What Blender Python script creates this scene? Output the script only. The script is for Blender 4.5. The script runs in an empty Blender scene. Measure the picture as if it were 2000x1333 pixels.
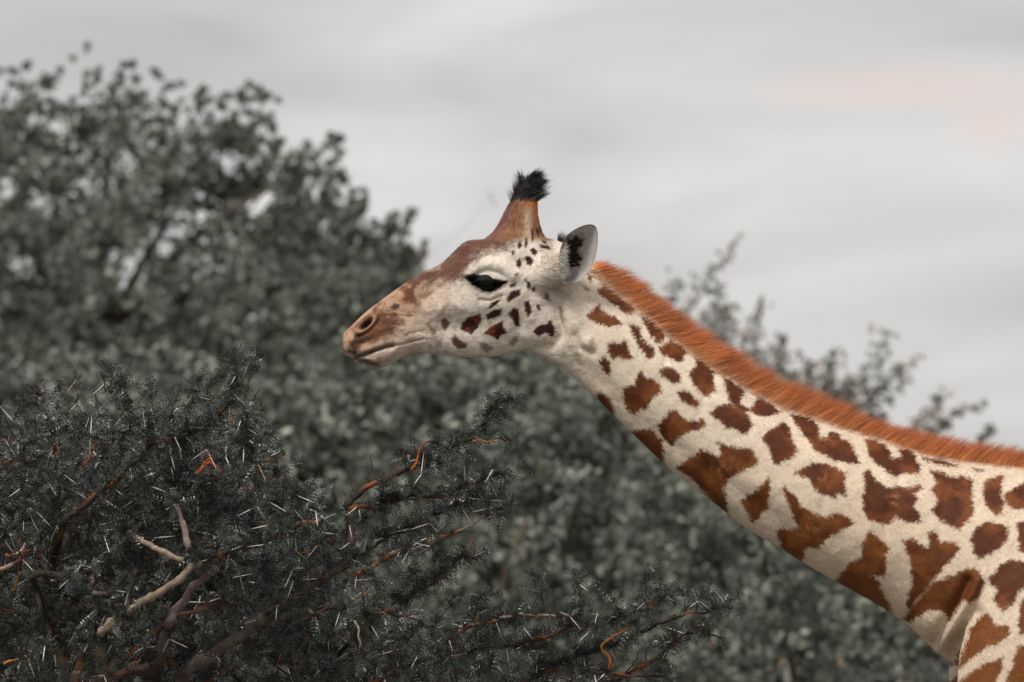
import bpy, bmesh, math
import numpy as np
from mathutils import Vector

rng = np.random.default_rng(7)
SC = bpy.context.scene
COL = SC.collection

# ------------------------------------------------------------------ camera, sky, sun, exposure
D, S, ZC = 20.0, 715.0, 2.9          # metres to the giraffe, photo pixels per metre there, eye height
cam_d = bpy.data.cameras.new('camera')
cam = bpy.data.objects.new('camera', cam_d); COL.objects.link(cam)
PITCH = math.radians(1.95)               # the camera looks slightly up
cam.location = (0, -D, ZC - D * math.tan(PITCH)); cam.rotation_euler = (math.radians(90) + PITCH, 0, 0)
cam_d.sensor_width = 36; cam_d.lens = 36 * D / (2000 / S)
cam_d.clip_start = 0.5; cam_d.clip_end = 12000
cam_d.dof.use_dof = True; cam_d.dof.focus_distance = D - 0.12; cam_d.dof.aperture_fstop = 5.5
SC.camera = cam

world = bpy.data.worlds.new('World'); SC.world = world; world.use_nodes = True
SUN_EL, SUN_AZ = math.radians(53), math.radians(210)   # azimuth clockwise from +Y
def build_world():
    nt = world.node_tree; N = nt.nodes; L = nt.links; N.clear()
    out = N.new('ShaderNodeOutputWorld')
    sky = N.new('ShaderNodeTexSky'); sky.sky_type = 'NISHITA'; sky.sun_disc = False
    sky.sun_elevation = SUN_EL; sky.sun_rotation = SUN_AZ; sky.air_density = 1.5
    b1 = N.new('ShaderNodeBackground'); b1.inputs['Strength'].default_value = 0.08
    L.new(sky.outputs[0], b1.inputs['Color'])
    tc = N.new('ShaderNodeTexCoord')
    mp = N.new('ShaderNodeMapping'); mp.inputs['Scale'].default_value = (14, 3, 62); mp.inputs['Location'].default_value = (7.2257, -2.8165, -8.542)
    mp.inputs['Rotation'].default_value = (0, math.radians(4), 0)
    L.new(tc.outputs['Generated'], mp.inputs[0])
    n1 = N.new('ShaderNodeTexNoise'); n1.inputs['Scale'].default_value = 0.9; n1.inputs['Detail'].default_value = 5
    n1.inputs['Roughness'].default_value = 0.5; n1.inputs['Distortion'].default_value = 0.5
    L.new(mp.outputs[0], n1.inputs['Vector'])
    r1 = N.new('ShaderNodeValToRGB'); e = r1.color_ramp.elements
    e[0].position = 0.22; e[0].color = (.222, .223, .228, 1); e[1].position = 0.66; e[1].color = (.384, .379, .381, 1)
    L.new(n1.outputs[0], r1.inputs[0])
    # thin cloud catching pink evening light
    def blob(cx, cz, sx, sz):
        s = N.new('ShaderNodeVectorMath'); s.operation = 'SUBTRACT'; s.inputs[1].default_value = (cx, 1, cz)
        L.new(tc.outputs['Generated'], s.inputs[0])
        m = N.new('ShaderNodeVectorMath'); m.operation = 'MULTIPLY'; m.inputs[1].default_value = (1 / sx, 6, 1 / sz)
        L.new(s.outputs[0], m.inputs[0])
        nn = N.new('ShaderNodeTexNoise'); nn.inputs['Scale'].default_value = 1.3; nn.inputs['Detail'].default_value = 3
        L.new(m.outputs[0], nn.inputs['Vector'])
        a = N.new('ShaderNodeVectorMath'); a.operation = 'MULTIPLY_ADD'
        a.inputs[1].default_value = (1.2, 1.2, 1.2); L.new(nn.outputs['Color'], a.inputs[0]); L.new(m.outputs[0], a.inputs[2])
        o = N.new('ShaderNodeVectorMath'); o.operation = 'SUBTRACT'; o.inputs[1].default_value = (.6, .6, .6); L.new(a.outputs[0], o.inputs[0])
        l = N.new('ShaderNodeVectorMath'); l.operation = 'LENGTH'; L.new(o.outputs[0], l.inputs[0])
        mr = N.new('ShaderNodeMapRange'); mr.interpolation_type = 'SMOOTHSTEP'
        mr.inputs[1].default_value = 0.0; mr.inputs[2].default_value = 1.35; mr.inputs[3].default_value = 1; mr.inputs[4].default_value = 0
        L.new(l.outputs['Value'], mr.inputs[0]); return mr.outputs[0]
    f1 = blob(0.054, 0.0345 + math.tan(PITCH), 0.022, 0.0034); f2 = blob(0.0655, 0.0300 + math.tan(PITCH), 0.0055, 0.0040)
    ad = N.new('ShaderNodeMath'); ad.operation = 'MAXIMUM'; L.new(f1, ad.inputs[0]); L.new(f2, ad.inputs[1])
    am = N.new('ShaderNodeMath'); am.operation = 'MULTIPLY'; am.inputs[1].default_value = 0.62; L.new(ad.outputs[0], am.inputs[0])
    mx = N.new('ShaderNodeMix'); mx.data_type = 'RGBA'; L.new(am.outputs[0], mx.inputs[0])
    L.new(r1.outputs[0], mx.inputs[6]); mx.inputs[7].default_value = (.43, .335, .32, 1)
    b2 = N.new('ShaderNodeBackground'); b2.inputs['Strength'].default_value = 1.0
    L.new(mx.outputs[2], b2.inputs['Color'])
    ms = N.new('ShaderNodeMixShader'); ms.inputs[0].default_value = 0.95
    L.new(b1.outputs[0], ms.inputs[1]); L.new(b2.outputs[0], ms.inputs[2]); L.new(ms.outputs[0], out.inputs[0])
build_world()
sun_d = bpy.data.lights.new('sun', 'SUN'); sun_d.energy = 1.5; sun_d.angle = math.radians(16); sun_d.color = (1, .95, .88)
sun = bpy.data.objects.new('sun', sun_d); COL.objects.link(sun)
sdir = Vector((math.sin(SUN_AZ) * math.cos(SUN_EL), math.cos(SUN_AZ) * math.cos(SUN_EL), math.sin(SUN_EL)))
sun.rotation_euler = sdir.to_track_quat('Z', 'Y').to_euler()
SC.view_settings.view_transform = 'Standard'; SC.view_settings.look = 'None'
SC.view_settings.exposure = 0.95; SC.view_settings.gamma = 1.0
SC.render.engine = 'CYCLES'
SC.cycles.use_denoising = True; SC.cycles.max_bounces = 6; SC.cycles.diffuse_bounces = 3
SC.cycles.transparent_max_bounces = 4

# ------------------------------------------------------------------ helpers
def W(px, py, Y=0.0):
    """a point Y metres behind the giraffe's plane, from the photo's 2000x1333 layout"""
    s = (D + Y) / D
    return np.array([(px - 1000) / S * s, Y, ZC + Y * math.tan(PITCH) + (666.5 - py) / S * s])

def lin(r, g, b, k=1.0):
    def f(c):
        c /= 255.0
        return c / 12.92 if c <= 0.04045 else ((c + 0.055) / 1.055) ** 2.4
    return np.array([f(r) * k, f(g) * k, f(b) * k])

def _hash(ix, iy, iz):
    h = (ix.astype(np.int64) * 374761393 + iy.astype(np.int64) * 668265263 + iz.astype(np.int64) * 2147483647) & 0xFFFFFFFF
    h = ((h ^ (h >> 13)) * 1274126177) & 0xFFFFFFFF
    h = (h ^ (h >> 16)) & 0xFFFFFFFF
    return h / 4294967295.0
def noise(p, scale=1.0, seed=0):
    p = np.asarray(p) * scale + seed * 17.31
    i = np.floor(p).astype(np.int64); f = p - i; f = f * f * (3 - 2 * f)
    r = 0
    for dx in (0, 1):
        for dy in (0, 1):
            for dz in (0, 1):
                w = (f[:, 0] if dx else 1 - f[:, 0]) * (f[:, 1] if dy else 1 - f[:, 1]) * (f[:, 2] if dz else 1 - f[:, 2])
                r = r + w * _hash(i[:, 0] + dx, i[:, 1] + dy, i[:, 2] + dz)
    return r
def fbm(p, scale, seed=0, oct=3):
    return sum(noise(p, scale * 2 ** o, seed + o) * 0.5 ** o for o in range(oct)) / sum(0.5 ** o for o in range(oct))
def sstep(a, b, x):
    t = np.clip((x - a) / (b - a), 0, 1); return t * t * (3 - 2 * t)
def unit(v):
    return v / np.maximum(np.linalg.norm(v, axis=-1, keepdims=True), 1e-9)

def np_mesh(name, V, polys, mat=None, parent=None, smooth=False, cols=None):
    """polys: list of int arrays (n,3) or (n,4)"""
    me = bpy.data.meshes.new(name)
    V = np.asarray(V, dtype=np.float32)
    me.vertices.add(len(V)); me.vertices.foreach_set('co', V.ravel())
    polys = [np.asarray(p, dtype=np.int32) for p in polys if len(p)]
    loops = np.concatenate([p.ravel() for p in polys])
    tot = np.concatenate([np.full(len(p), p.shape[1], dtype=np.int32) for p in polys])
    start = np.concatenate([[0], np.cumsum(tot)[:-1]]).astype(np.int32)
    me.loops.add(len(loops)); me.loops.foreach_set('vertex_index', loops)
    me.polygons.add(len(tot)); me.polygons.foreach_set('loop_start', start); me.polygons.foreach_set('loop_total', tot)
    if smooth: me.polygons.foreach_set('use_smooth', np.ones(len(tot), dtype=bool))
    me.update(calc_edges=True)
    if cols is not None: set_col(me, cols)
    return mobj(name, me, mat, parent)
def set_col(me, cols):
    a = me.color_attributes.get('coat') or me.color_attributes.new('coat', 'FLOAT_COLOR', 'POINT')
    c = np.ones((len(cols), 4), dtype=np.float32); c[:, :3] = np.clip(cols, 0, 1)
    a.data.foreach_set('color', c.ravel())
def mobj(name, me, mat=None, parent=None):
    o = bpy.data.objects.new(name, me); COL.objects.link(o)
    if mat is not None and not me.materials: me.materials.append(mat)
    if parent is not None:
        o.parent = parent; o.matrix_parent_inverse = parent.matrix_basis.inverted()
    return o
def empty(name, loc, label, cat, group=None):
    o = bpy.data.objects.new(name, None); COL.objects.link(o); o.location = loc
    o.empty_display_size = 0.2
    o['label'] = label; o['category'] = cat
    if group: o['group'] = group
    return o

def catmull(P, n):
    """resample rows of P (k, d) smoothly to n rows, evenly along the first three columns"""
    P = np.asarray(P, float); k = len(P)
    Q = np.vstack([2 * P[0] - P[1], P, 2 * P[-1] - P[-2]])
    t = np.linspace(0, k - 1 - 1e-6, max(n * 8, 50)); i = np.floor(t).astype(int); f = (t - i)[:, None]
    a, b, c, d = Q[i], Q[i + 1], Q[i + 2], Q[i + 3]
    R = 0.5 * (2 * b + (c - a) * f + (2 * a - 5 * b + 4 * c - d) * f ** 2 + (3 * b - a - 3 * c + d) * f ** 3)
    L = np.concatenate([[0], np.cumsum(np.linalg.norm(np.diff(R[:, :3], axis=0), axis=1))])
    s = np.linspace(0, L[-1], n)
    return np.stack([np.interp(s, L, R[:, j]) for j in range(R.shape[1])], 1)

def ring_faces(nr, ns, base=0, cap=True):
    i = np.arange(nr - 1)[:, None] * ns; j = np.arange(ns)[None, :]; j2 = (j + 1) % ns
    q = np.stack([i + j, i + j2, i + ns + j2, i + ns + j], -1).reshape(-1, 4) + base
    tris = []
    if cap:
        for k in range(1, ns - 1):
            tris.append((base, base + k + 1, base + k)); e = base + (nr - 1) * ns
            tris.append((e, e + k, e + k + 1))
    return q, np.array(tris, dtype=np.int32).reshape(-1, 3)

def tube(P, R, ns=8, wob=0.0, seed=0):
    """tube along points P (n,3) with radii R (n,)"""
    P = np.asarray(P, float); R = np.asarray(R, float)
    T = unit(np.gradient(P, axis=0)); ref = np.array([0.13, 1, 0.21])
    A = unit(np.cross(T, ref)); B = np.cross(T, A)
    th = np.linspace(0, 2 * np.pi, ns, endpoint=False)
    V = P[:, None] + R[:, None, None] * (np.cos(th)[None, :, None] * A[:, None] + np.sin(th)[None, :, None] * B[:, None])
    if wob:
        flat = V.reshape(-1, 3); nz = fbm(flat, 28, seed)[:, None] - 0.5
        C = np.repeat(P, ns, 0); V = C + (flat - C) * (1 + wob * 2 * nz)
    V = V.reshape(-1, 3)
    q, t = ring_faces(len(P), ns)
    return V, q, t
class Acc:
    """collects verts, quads, tris and colours into one mesh"""
    def __init__(s): s.V, s.Q, s.T, s.C, s.n = [], [], [], [], 0
    def add(s, V, q=None, t=None, c=None):
        s.V.append(V)
        if q is not None and len(q): s.Q.append(q + s.n)
        if t is not None and len(t): s.T.append(t + s.n)
        s.C.append(c if c is not None else np.zeros((len(V), 3))); s.n += len(V)
    def build(s, name, mat, parent=None, smooth=True):
        pol = []
        if s.Q: pol.append(np.concatenate(s.Q))
        if s.T: pol.append(np.concatenate(s.T))
        return np_mesh(name, np.concatenate(s.V), pol, mat, parent, smooth, np.concatenate(s.C))

def strands(root, d0, L, w, bend, nseg=3, side=None, col0=None, col1=None, colmid=None):
    """tapered ribbons; root (n,3), d0 unit direction (n,3), bend (n,3) offset reached at the tip"""
    n = len(root); L = np.broadcast_to(np.asarray(L, float), (n,))[:, None]; w = np.broadcast_to(np.asarray(w, float), (n,))[:, None]
    if side is None: side = unit(np.cross(d0, unit(rng.normal(size=(n, 3)))))
    rows = []; cols = []
    for k in range(nseg + 1):
        f = k / nseg
        c = root + d0 * L * f + bend * f * f
        cc = col0 * (1 - f) + col1 * f if colmid is None else (col0 * (1 - 2 * f) + colmid * 2 * f if f < .5 else colmid * (2 - 2 * f) + col1 * (2 * f - 1))
        if k < nseg:
            ww = w * (1 - 0.75 * f)
            rows += [c - side * ww / 2, c + side * ww / 2]; cols += [cc, cc]
        else:
            rows.append(c); cols.append(cc)
    m = len(rows)
    V = np.stack(rows, 1).reshape(-1, 3); C = np.stack(cols, 1).reshape(-1, 3)
    b = np.arange(n)[:, None] * m
    q = [b + np.array([[2 * k, 2 * k + 1, 2 * k + 3, 2 * k + 2]]) for k in range(nseg - 1)]
    q = np.concatenate(q) if q else np.zeros((0, 4), int)
    t = b + np.array([[2 * nseg - 2, 2 * nseg - 1, 2 * nseg]])
    return V, q, t, C

def poly_sd(p, poly):
    """signed distance (negative inside) of points p (n,2) to polygon"""
    poly = np.asarray(poly, float)
    near = (p > poly.min(0) - 90).all(1) & (p < poly.max(0) + 90).all(1)
    if len(p) > 2000 and near.mean() < .95:
        r = np.full(len(p), 1e3); r[near] = poly_sd(p[near], poly) if near.any() else 0; return r
    d = np.full(len(p), 1e9); ins = np.zeros(len(p), bool)
    for a, b in zip(poly, np.roll(poly, -1, 0)):
        ab = b - a; t = np.clip(((p - a) @ ab) / max(ab @ ab, 1e-9), 0, 1)
        d = np.minimum(d, np.hypot(*(p - a - t[:, None] * ab).T))
        c = ((a[1] > p[:, 1]) != (b[1] > p[:, 1]))
        with np.errstate(divide='ignore', invalid='ignore'):
            xi = (b[0] - a[0]) * (p[:, 1] - a[1]) / (b[1] - a[1] + 1e-12) + a[0]
        ins ^= c & (p[:, 0] < xi)
    return np.where(ins, -d, d)
def line_d(p, pts):
    pts = np.asarray(pts, float)
    near = (p > pts.min(0) - 110).all(1) & (p < pts.max(0) + 110).all(1)
    if len(p) > 2000 and near.mean() < .95:
        r = np.full(len(p), 1e3); r[near] = line_d(p[near], pts) if near.any() else 0; return r
    d = np.full(len(p), 1e9)
    for a, b in zip(pts[:-1], pts[1:]):
        ab = b - a; t = np.clip(((p - a) @ ab) / max(ab @ ab, 1e-9), 0, 1)
        d = np.minimum(d, np.hypot(*(p - a - t[:, None] * ab).T))
    return d

# ------------------------------------------------------------------ materials
def mat_attr(name, rough=0.7, spec=0.3, mottle=0.0, mscale=60, bump=0.0, bscale=120, transl=0.0, sheen=0.0):
    m = bpy.data.materials.new(name); m.use_nodes = True; nt = m.node_tree; N = nt.nodes; L = nt.links
    b = N['Principled BSDF']; b.inputs['Roughness'].default_value = rough; b.inputs['Specular IOR Level'].default_value = spec
    if sheen: b.inputs['Sheen Weight'].default_value = sheen
    a = N.new('ShaderNodeAttribute'); a.attribute_name = 'coat'; c = a.outputs['Color']
    tc = N.new('ShaderNodeTexCoord')
    if mottle:
        n = N.new('ShaderNodeTexNoise'); n.inputs['Scale'].default_value = mscale; n.inputs['Detail'].default_value = 4
        L.new(tc.outputs['Object'], n.inputs['Vector'])
        mr = N.new('ShaderNodeMapRange'); mr.inputs[1].default_value = .25; mr.inputs[2].default_value = .75
        mr.inputs[3].default_value = 1 - mottle; mr.inputs[4].default_value = 1 + mottle; L.new(n.outputs[0], mr.inputs[0])
        v = N.new('ShaderNodeVectorMath'); v.operation = 'SCALE'; L.new(c, v.inputs[0]); L.new(mr.outputs[0], v.inputs['Scale']); c = v.outputs[0]
    L.new(c, b.inputs['Base Color'])
    if bump:
        n2 = N.new('ShaderNodeTexNoise'); n2.inputs['Scale'].default_value = bscale; n2.inputs['Detail'].default_value = 5
        L.new(tc.outputs['Object'], n2.inputs['Vector'])
        bp = N.new('ShaderNodeBump'); bp.inputs['Strength'].default_value = bump; bp.inputs['Distance'].default_value = 0.004
        L.new(n2.outputs[0], bp.inputs['Height']); L.new(bp.outputs[0], b.inputs['Normal'])
    if transl:
        t = N.new('ShaderNodeBsdfTranslucent'); L.new(c, t.inputs['Color'])
        mx = N.new('ShaderNodeMixShader'); mx.inputs[0].default_value = transl
        L.new(b.outputs[0], mx.inputs[1]); L.new(t.outputs[0], mx.inputs[2]); L.new(mx.outputs[0], N['Material Output'].inputs[0])
    return m
M_SKIN = mat_attr('giraffe_skin', .72, .25, .10, 90, .35, 150)
M_FUR = mat_attr('giraffe_fur', .62, .3)
M_MANE = mat_attr('mane_hair', .5, .35, transl=.35)
M_BLACKHAIR = mat_attr('black_hair', .45, .4)
M_LEAF = mat_attr('broad_leaf', .5, .4, transl=.22)
M_FINE = mat_attr('fine_leaflet', .34, .6, transl=.08)
M_BARK = mat_attr('bark', .8, .25, .35, 70, .8, 160)
M_THORN = mat_attr('thorn', .4, .4)
def mat_eye():
    m = bpy.data.materials.new('eye_gloss'); m.use_nodes = True; b = m.node_tree.nodes['Principled BSDF']
    b.inputs['Base Color'].default_value = (.008, .006, .005, 1); b.inputs['Roughness'].default_value = .04
    b.inputs['Specular IOR Level'].default_value = .28
    return m
M_EYE = mat_eye()
def mat_ground():
    m = bpy.data.materials.new('dry_ground'); m.use_nodes = True; N = m.node_tree.nodes; L = m.node_tree.links
    b = N['Principled BSDF']; b.inputs['Roughness'].default_value = .95
    tc = N.new('ShaderNodeTexCoord'); n = N.new('ShaderNodeTexNoise'); n.inputs['Scale'].default_value = .8; n.inputs['Detail'].default_value = 8
    L.new(tc.outputs['Object'], n.inputs['Vector'])
    r = N.new('ShaderNodeValToRGB'); r.color_ramp.elements[0].color = (.08, .07, .055, 1); r.color_ramp.elements[1].color = (.2, .18, .15, 1)
    L.new(n.outputs[0], r.inputs[0]); L.new(r.outputs[0], b.inputs['Base Color'])
    bp = N.new('ShaderNodeBump'); bp.inputs['Strength'].default_value = .6; L.new(n.outputs[0], bp.inputs['Height']); L.new(bp.outputs[0], b.inputs['Normal'])
    return m

# ------------------------------------------------------------------ ground
def build_ground():
    n = 60; g = np.sign(np.linspace(-1, 1, n)) * np.abs(np.linspace(-1, 1, n)) ** 3 * 4000
    X, Y = np.meshgrid(g, g); P = np.stack([X.ravel(), Y.ravel(), np.zeros(n * n)], 1)
    P[:, 2] = (fbm(P, .15, 3) - .5) * 0.12 - .06
    i = np.arange(n - 1)[:, None] * n + np.arange(n - 1)[None]
    q = np.stack([i, i + 1, i + n + 1, i + n], -1).reshape(-1, 4)
    o = np_mesh('ground', P, [q], mat_ground(), smooth=True); o['kind'] = 'structure'
build_ground()

# ------------------------------------------------------------------ background trees and shrubs
def leaf_cloud(acc, C, R, nper, size, base, var=.35, up=.5, aspect=.5, tint=None):
    """leaf-shaped faces round clump centres C (k,3) with radii R (k,)"""
    k = len(C); n = k * nper
    c = np.repeat(C, nper, 0); r = np.repeat(R, nper)[:, None]
    off = unit(rng.normal(size=(n, 3))) * rng.random((n, 1)) ** .45 * r * np.array([1, 1, .8])
    p = c + off
    nor = unit(rng.normal(size=(n, 3)) + np.array([0, 0, up]) + .5 * off / r)
    a = unit(np.cross(nor, rng.normal(size=(n, 3)))); b = np.cross(nor, a)
    s = size * rng.uniform(.6, 1.25, (n, 1)); h = s * aspect
    droop = nor * s * .12
    V = np.stack([p - a * s * .5, p - a * s * .08 + b * h * .5 - droop, p + a * s * .22 + b * h * .42 - droop, p + a * s * .5 - droop * 2,
                  p + a * s * .22 - b * h * .42 - droop, p - a * s * .08 - b * h * .5 - droop], 1).reshape(-1, 3)
    i = np.arange(n)[:, None] * 6
    q = np.concatenate([i + np.array([[0, 1, 2, 3]]), i + np.array([[0, 3, 4, 5]])])
    col = np.asarray(base)[None] * (1 + var * rng.normal(size=(n, 1)) * .8).clip(.35, 2.4) * (1 + .22 * (np.repeat(rng.normal(size=(k, 1)), nper, 0))).clip(.5, 1.8)
    if tint is not None:
        msk = rng.random(n) < tint[1]; col[msk] = np.asarray(tint[0]) * rng.uniform(.6, 1.3, (msk.sum(), 1))
    acc.add(V, q, None, np.repeat(col, 6, 0))

def sample_poly(poly, n):
    poly = np.asarray(poly, float); lo, hi = poly.min(0), poly.max(0); out = np.zeros((0, 2))
    while len(out) < n:
        p = lo + (hi - lo) * rng.random((n * 2, 2)); out = np.vstack([out, p[poly_sd(p, poly) < 0]])
    return out[:n]

def limb(acc, pts, r0, r1, n=14, ns=8, col=(.09, .08, .07), seed=0):
    P = catmull(pts, n); R = r0 + (r1 - r0) * np.linspace(0, 1, n) ** .8
    V, q, t = tube(P, R, ns, .18, seed)
    c = np.asarray(col)[None] * (0.7 + .6 * fbm(V, 9, seed))[:, None]
    acc.add(V, q, t, c)

LEAF_GREY = lin(121, 125, 114, 1.0)

def build_big_tree():
    Y0 = 25.0
    base = W(200, 0, Y0); base[2] = 0
    t = empty('broadleaf_tree', base, 'large out-of-focus leafy tree rising highest behind the left side', 'tree', 'background trees and shrubs')
    a = Acc(); limb(a, [base, base + (.1, 0, 1), base + (-.15, .1, 2), W(180, 640, Y0)], .19, .11, 20, 12, (.10, .07, .055), 1); a.build('trunk', M_BARK, t)
    hub = W(180, 700, Y0)
    ends = [(20, 190), (230, 200), (330, 300), (470, 260), (600, 330), (730, 480), (800, 560), (-120, 320), (400, 520), (640, 620)]
    for i, (x, y) in enumerate(ends):
        a = Acc(); e = W(x, y, Y0 + rng.uniform(-.7, .7)); m = hub * .5 + e * .5 + np.array([0, rng.uniform(-.3, .3), .18])
        limb(a, [hub + rng.normal(size=3) * .03, m, e], .045, .008, 14, 7, (.09, .07, .06), i + 3); a.build('limb', M_BARK, t)
    main = [(-260, 250), (0, 215), (100, 270), (145, 215), (230, 185), (330, 240), (420, 245), (500, 255), (470, 300), (430, 335), (425, 385), (500, 370), (545, 400),
            (610, 420), (680, 440), (720, 480), (790, 500), (815, 540), (790, 580), (840, 640), (900, 760), (960, 900), (950, 1100), (-260, 1150)]
    bo = sample_poly(main, 230); c2 = np.repeat(bo, 14, 0) + rng.normal(size=(230 * 14, 2)) * np.array([34, 24]); c2 = np.vstack([c2[poly_sd(c2, main) < 6], sample_poly(main, 950), sample_poly([(430, 270), (540, 310), (690, 430), (820, 520), (850, 650), (500, 640), (440, 420)], 330), sample_poly([(320, 600), (480, 600), (480, 730), (320, 730)], 70)])

    holes = [(255, 555, 3), (500, 400, 12), (735, 520, 6), (440, 312, 8)]
    keep = np.ones(len(c2), bool)
    for x, y, r in holes: keep &= np.hypot(c2[:, 0] - x, c2[:, 1] - y) > r + 22
    c2 = c2[keep]
    inner = np.clip(-poly_sd(c2, main) / 160, .12, 1)
    Yd = Y0 + rng.normal(size=len(c2)) * .8 * inner
    C = np.array([W(x, y, yy) for (x, y), yy in zip(c2, Yd)])
    acc = Acc(); leaf_cloud(acc, C, rng.uniform(.06, .14, len(C)), 22, .058, LEAF_GREY * 1.0, .5, .8)
    sp = [(20, 165, 34), (10, 200, 40), (85, 160, 28), (100, 200, 26), (190, 150, 34), (225, 150, 40), (260, 175, 40), (320, 180, 36), (340, 215, 30), (395, 195, 26), (440, 215, 30), (480, 185, 30),
          (515, 190, 16), (520, 235, 32), (500, 260, 30), (545, 290, 22), (585, 300, 30), (620, 320, 30), (655, 285, 26), (645, 335, 28), (600, 345, 24), (660, 370, 20), (690, 385, 28), (705, 410, 24), (640, 400, 24),
          (780, 425, 24), (765, 450, 22), (800, 480, 24), (815, 500, 22), (740, 455, 24), (770, 490, 26), (555, 370, 28), (520, 345, 24), (150, 200, 26), (60, 210, 34), (820, 560, 22), (480, 340, 22)]
    tips = Acc(); cs = []; rs = []
    for i, (x, y, r) in enumerate(sp):
        yy = Y0 + rng.normal() * .5; p = W(x, y, yy); s = (D + yy) / D / S
        for _ in range(9):
            d = rng.normal(size=3) * r * s * .6; cs.append(p + d); rs.append(r * s * .28)
        limb(tips, [p + np.array([-.05 if x < 300 else -.22, .05, -.35]), p + np.array([-.04, 0, -.12]), p + np.array([0, 0, .04])], .012, .004, 8, 5, (.08, .07, .06), i)
    leaf_cloud(acc, np.array(cs), np.array(rs), 9, .06, LEAF_GREY * .9, .35, .3)
    cr = acc.build('crown', M_LEAF, t, False)
    # two stray leaves at the ends of bare shoots, above the giraffe's forehead
    for pts in ([(800, 520), (900, 450), (945, 400), (957, 380)], [(790, 500), (840, 470), (862, 455)]):
        limb(tips, [W(x, y, Y0 + .3) for x, y in pts], .0025, .001, 12, 4, (.2, .19, .18), 5)
    tips.build('twig', M_BARK, t)['kind'] = 'stuff'
    for x, y in ((955, 380), (961, 390), (966, 400), (866, 454)):
        fl = Acc(); leaf_cloud(fl, np.array([W(x, y, Y0 + .3)]), np.array([.005]), 1, .055, LEAF_GREY * 1.3, .2, .1); fl.build('shoot_leaf', M_LEAF, t, False)
build_big_tree()

def build_shrub(name, label, poly, Y0, nclump, nper, size, col, stem_px, depth=.8, rad=(.07, .17), tint=None):
    bx = W(stem_px, 0, Y0); bx[2] = 0
    t = empty(name, bx, label, 'shrub', 'background trees and shrubs')
    poly = np.asarray(poly, float); cen = poly.mean(0)
    for i in range(7):
        e = poly[rng.integers(len(poly))] * .75 + cen * .25
        a = Acc(); E = W(e[0], e[1], Y0 + rng.uniform(-.4, .4))
        st = bx + np.array([rng.uniform(-.25, .25), rng.uniform(-.2, .2), 0])
        limb(a, [st, st * .6 + E * .4 + np.array([0, 0, .25]), E], .045, .010, 14, 6, (.08, .07, .06), i); a.build('stem', M_BARK, t)
    nb = nclump // 18; bo = sample_poly(poly, nb); c2 = np.repeat(bo, 10, 0) + rng.normal(size=(nb * 10, 2)) * np.array([34, 22]); c2 = c2[poly_sd(c2, poly) < 8]; c2 = np.vstack([c2, sample_poly(poly, nclump - len(c2) + nclump // 8)]); inner = np.clip(-poly_sd(c2, poly) / 200, .15, 1)
    Yd = Y0 + rng.normal(size=len(c2)) * depth * inner
    C = np.array([W(x, y, yy) for (x, y), yy in zip(c2, Yd)]); C = C[C[:, 2] > .05]
    acc = Acc(); leaf_cloud(acc, C, rng.uniform(rad[0], rad[1], len(C)), nper, size, col, .55, .7, tint=tint)
    acc.build('crown', M_LEAF, t, False)
    return t
s1 = build_shrub('dense_shrub', 'blurred dense grey-green shrub filling the space below the giraffe\'s jaw', [(560, 760), (700, 660), (860, 640), (1000, 655), (1100, 670), (1230, 760), (1350, 860), (1420, 1000), (1450, 1500), (520, 1500)], 19, 1900, 24, .058, LEAF_GREY * 1.02, 950, rad=(.06, .14))
s2 = build_shrub('dense_shrub', 'blurred dark shrub under the giraffe\'s neck at the lower right', [(1240, 880), (1400, 850), (1560, 900), (1700, 950), (1900, 1000), (2150, 1050), (2200, 1500), (1240, 1500)], 17, 1400, 24, .048, LEAF_GREY * 1.05, 1650, rad=(.05, .12))
s3 = build_shrub('dense_shrub', 'blurred dark shrub behind the thorn bush at the lower left', [(-220, 800), (-40, 740), (150, 700), (330, 690), (480, 740), (620, 820), (700, 1000), (720, 1500), (-220, 1500)], 19, 1100, 24, .062, LEAF_GREY * 1.0, 200, rad=(.06, .14))
s4 = build_shrub('tall_shrub', 'farther pale shrub behind the jaw and the bend of the neck', [(250, 640), (700, 640), (900, 610), (1100, 640), (1300, 770), (1500, 880), (1800, 970), (2150, 990), (2200, 1300), (250, 1300)], 30, 2400, 26, .075, LEAF_GREY * 1.25, 1300)

def add_part_stem(parent, pts, Y, r0, r1, col, name):
    a = Acc(); limb(a, [W(x, y, Y) for x, y in pts], r0, r1, 16, 7, col, 3); return a.build(name, M_BARK, parent)
add_part_stem(s1, [(975, 1160), (989, 1114), (1004, 1070), (1018, 1034), (1040, 1032)], 17.2, .008, .006, lin(120, 98, 80), 'dry_stem')
add_part_stem(s1, [(908, 1120), (914, 1095), (922, 1070), (927, 1048)], 17.2, .007, .006, lin(112, 84, 66), 'dry_stem')
def add_flower(parent, px, py, Y, r):
    a = Acc(); c = W(px, py, Y)
    for k in range(5):
        th = k * 2 * np.pi / 5; d = np.array([np.cos(th), -.35, np.sin(th)]); sd = np.array([-np.sin(th), 0, np.cos(th)])
        V = np.array([c, c + d * r * .6 + sd * r * .4, c + d * r * 1.05, c + d * r * .6 - sd * r * .4, c + d * r * .6 + np.array([0, -.004, 0])])
        a.add(V, None, np.array([[0, 1, 4], [1, 2, 4], [2, 3, 4], [3, 0, 4]]), np.tile(lin(196, 158, 88), (5, 1)))
    limb(a, [c, c + np.array([.02, .1, -.2]), c + np.array([.03, .25, -.5])], .004, .004, 6, 4, (.1, .11, .08))
    a.build('flower', M_LEAF, parent, False)
add_flower(s2, 1527, 1292, 14.5, .012); add_flower(s2, 1640, 1294, 14.5, .012)

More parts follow.
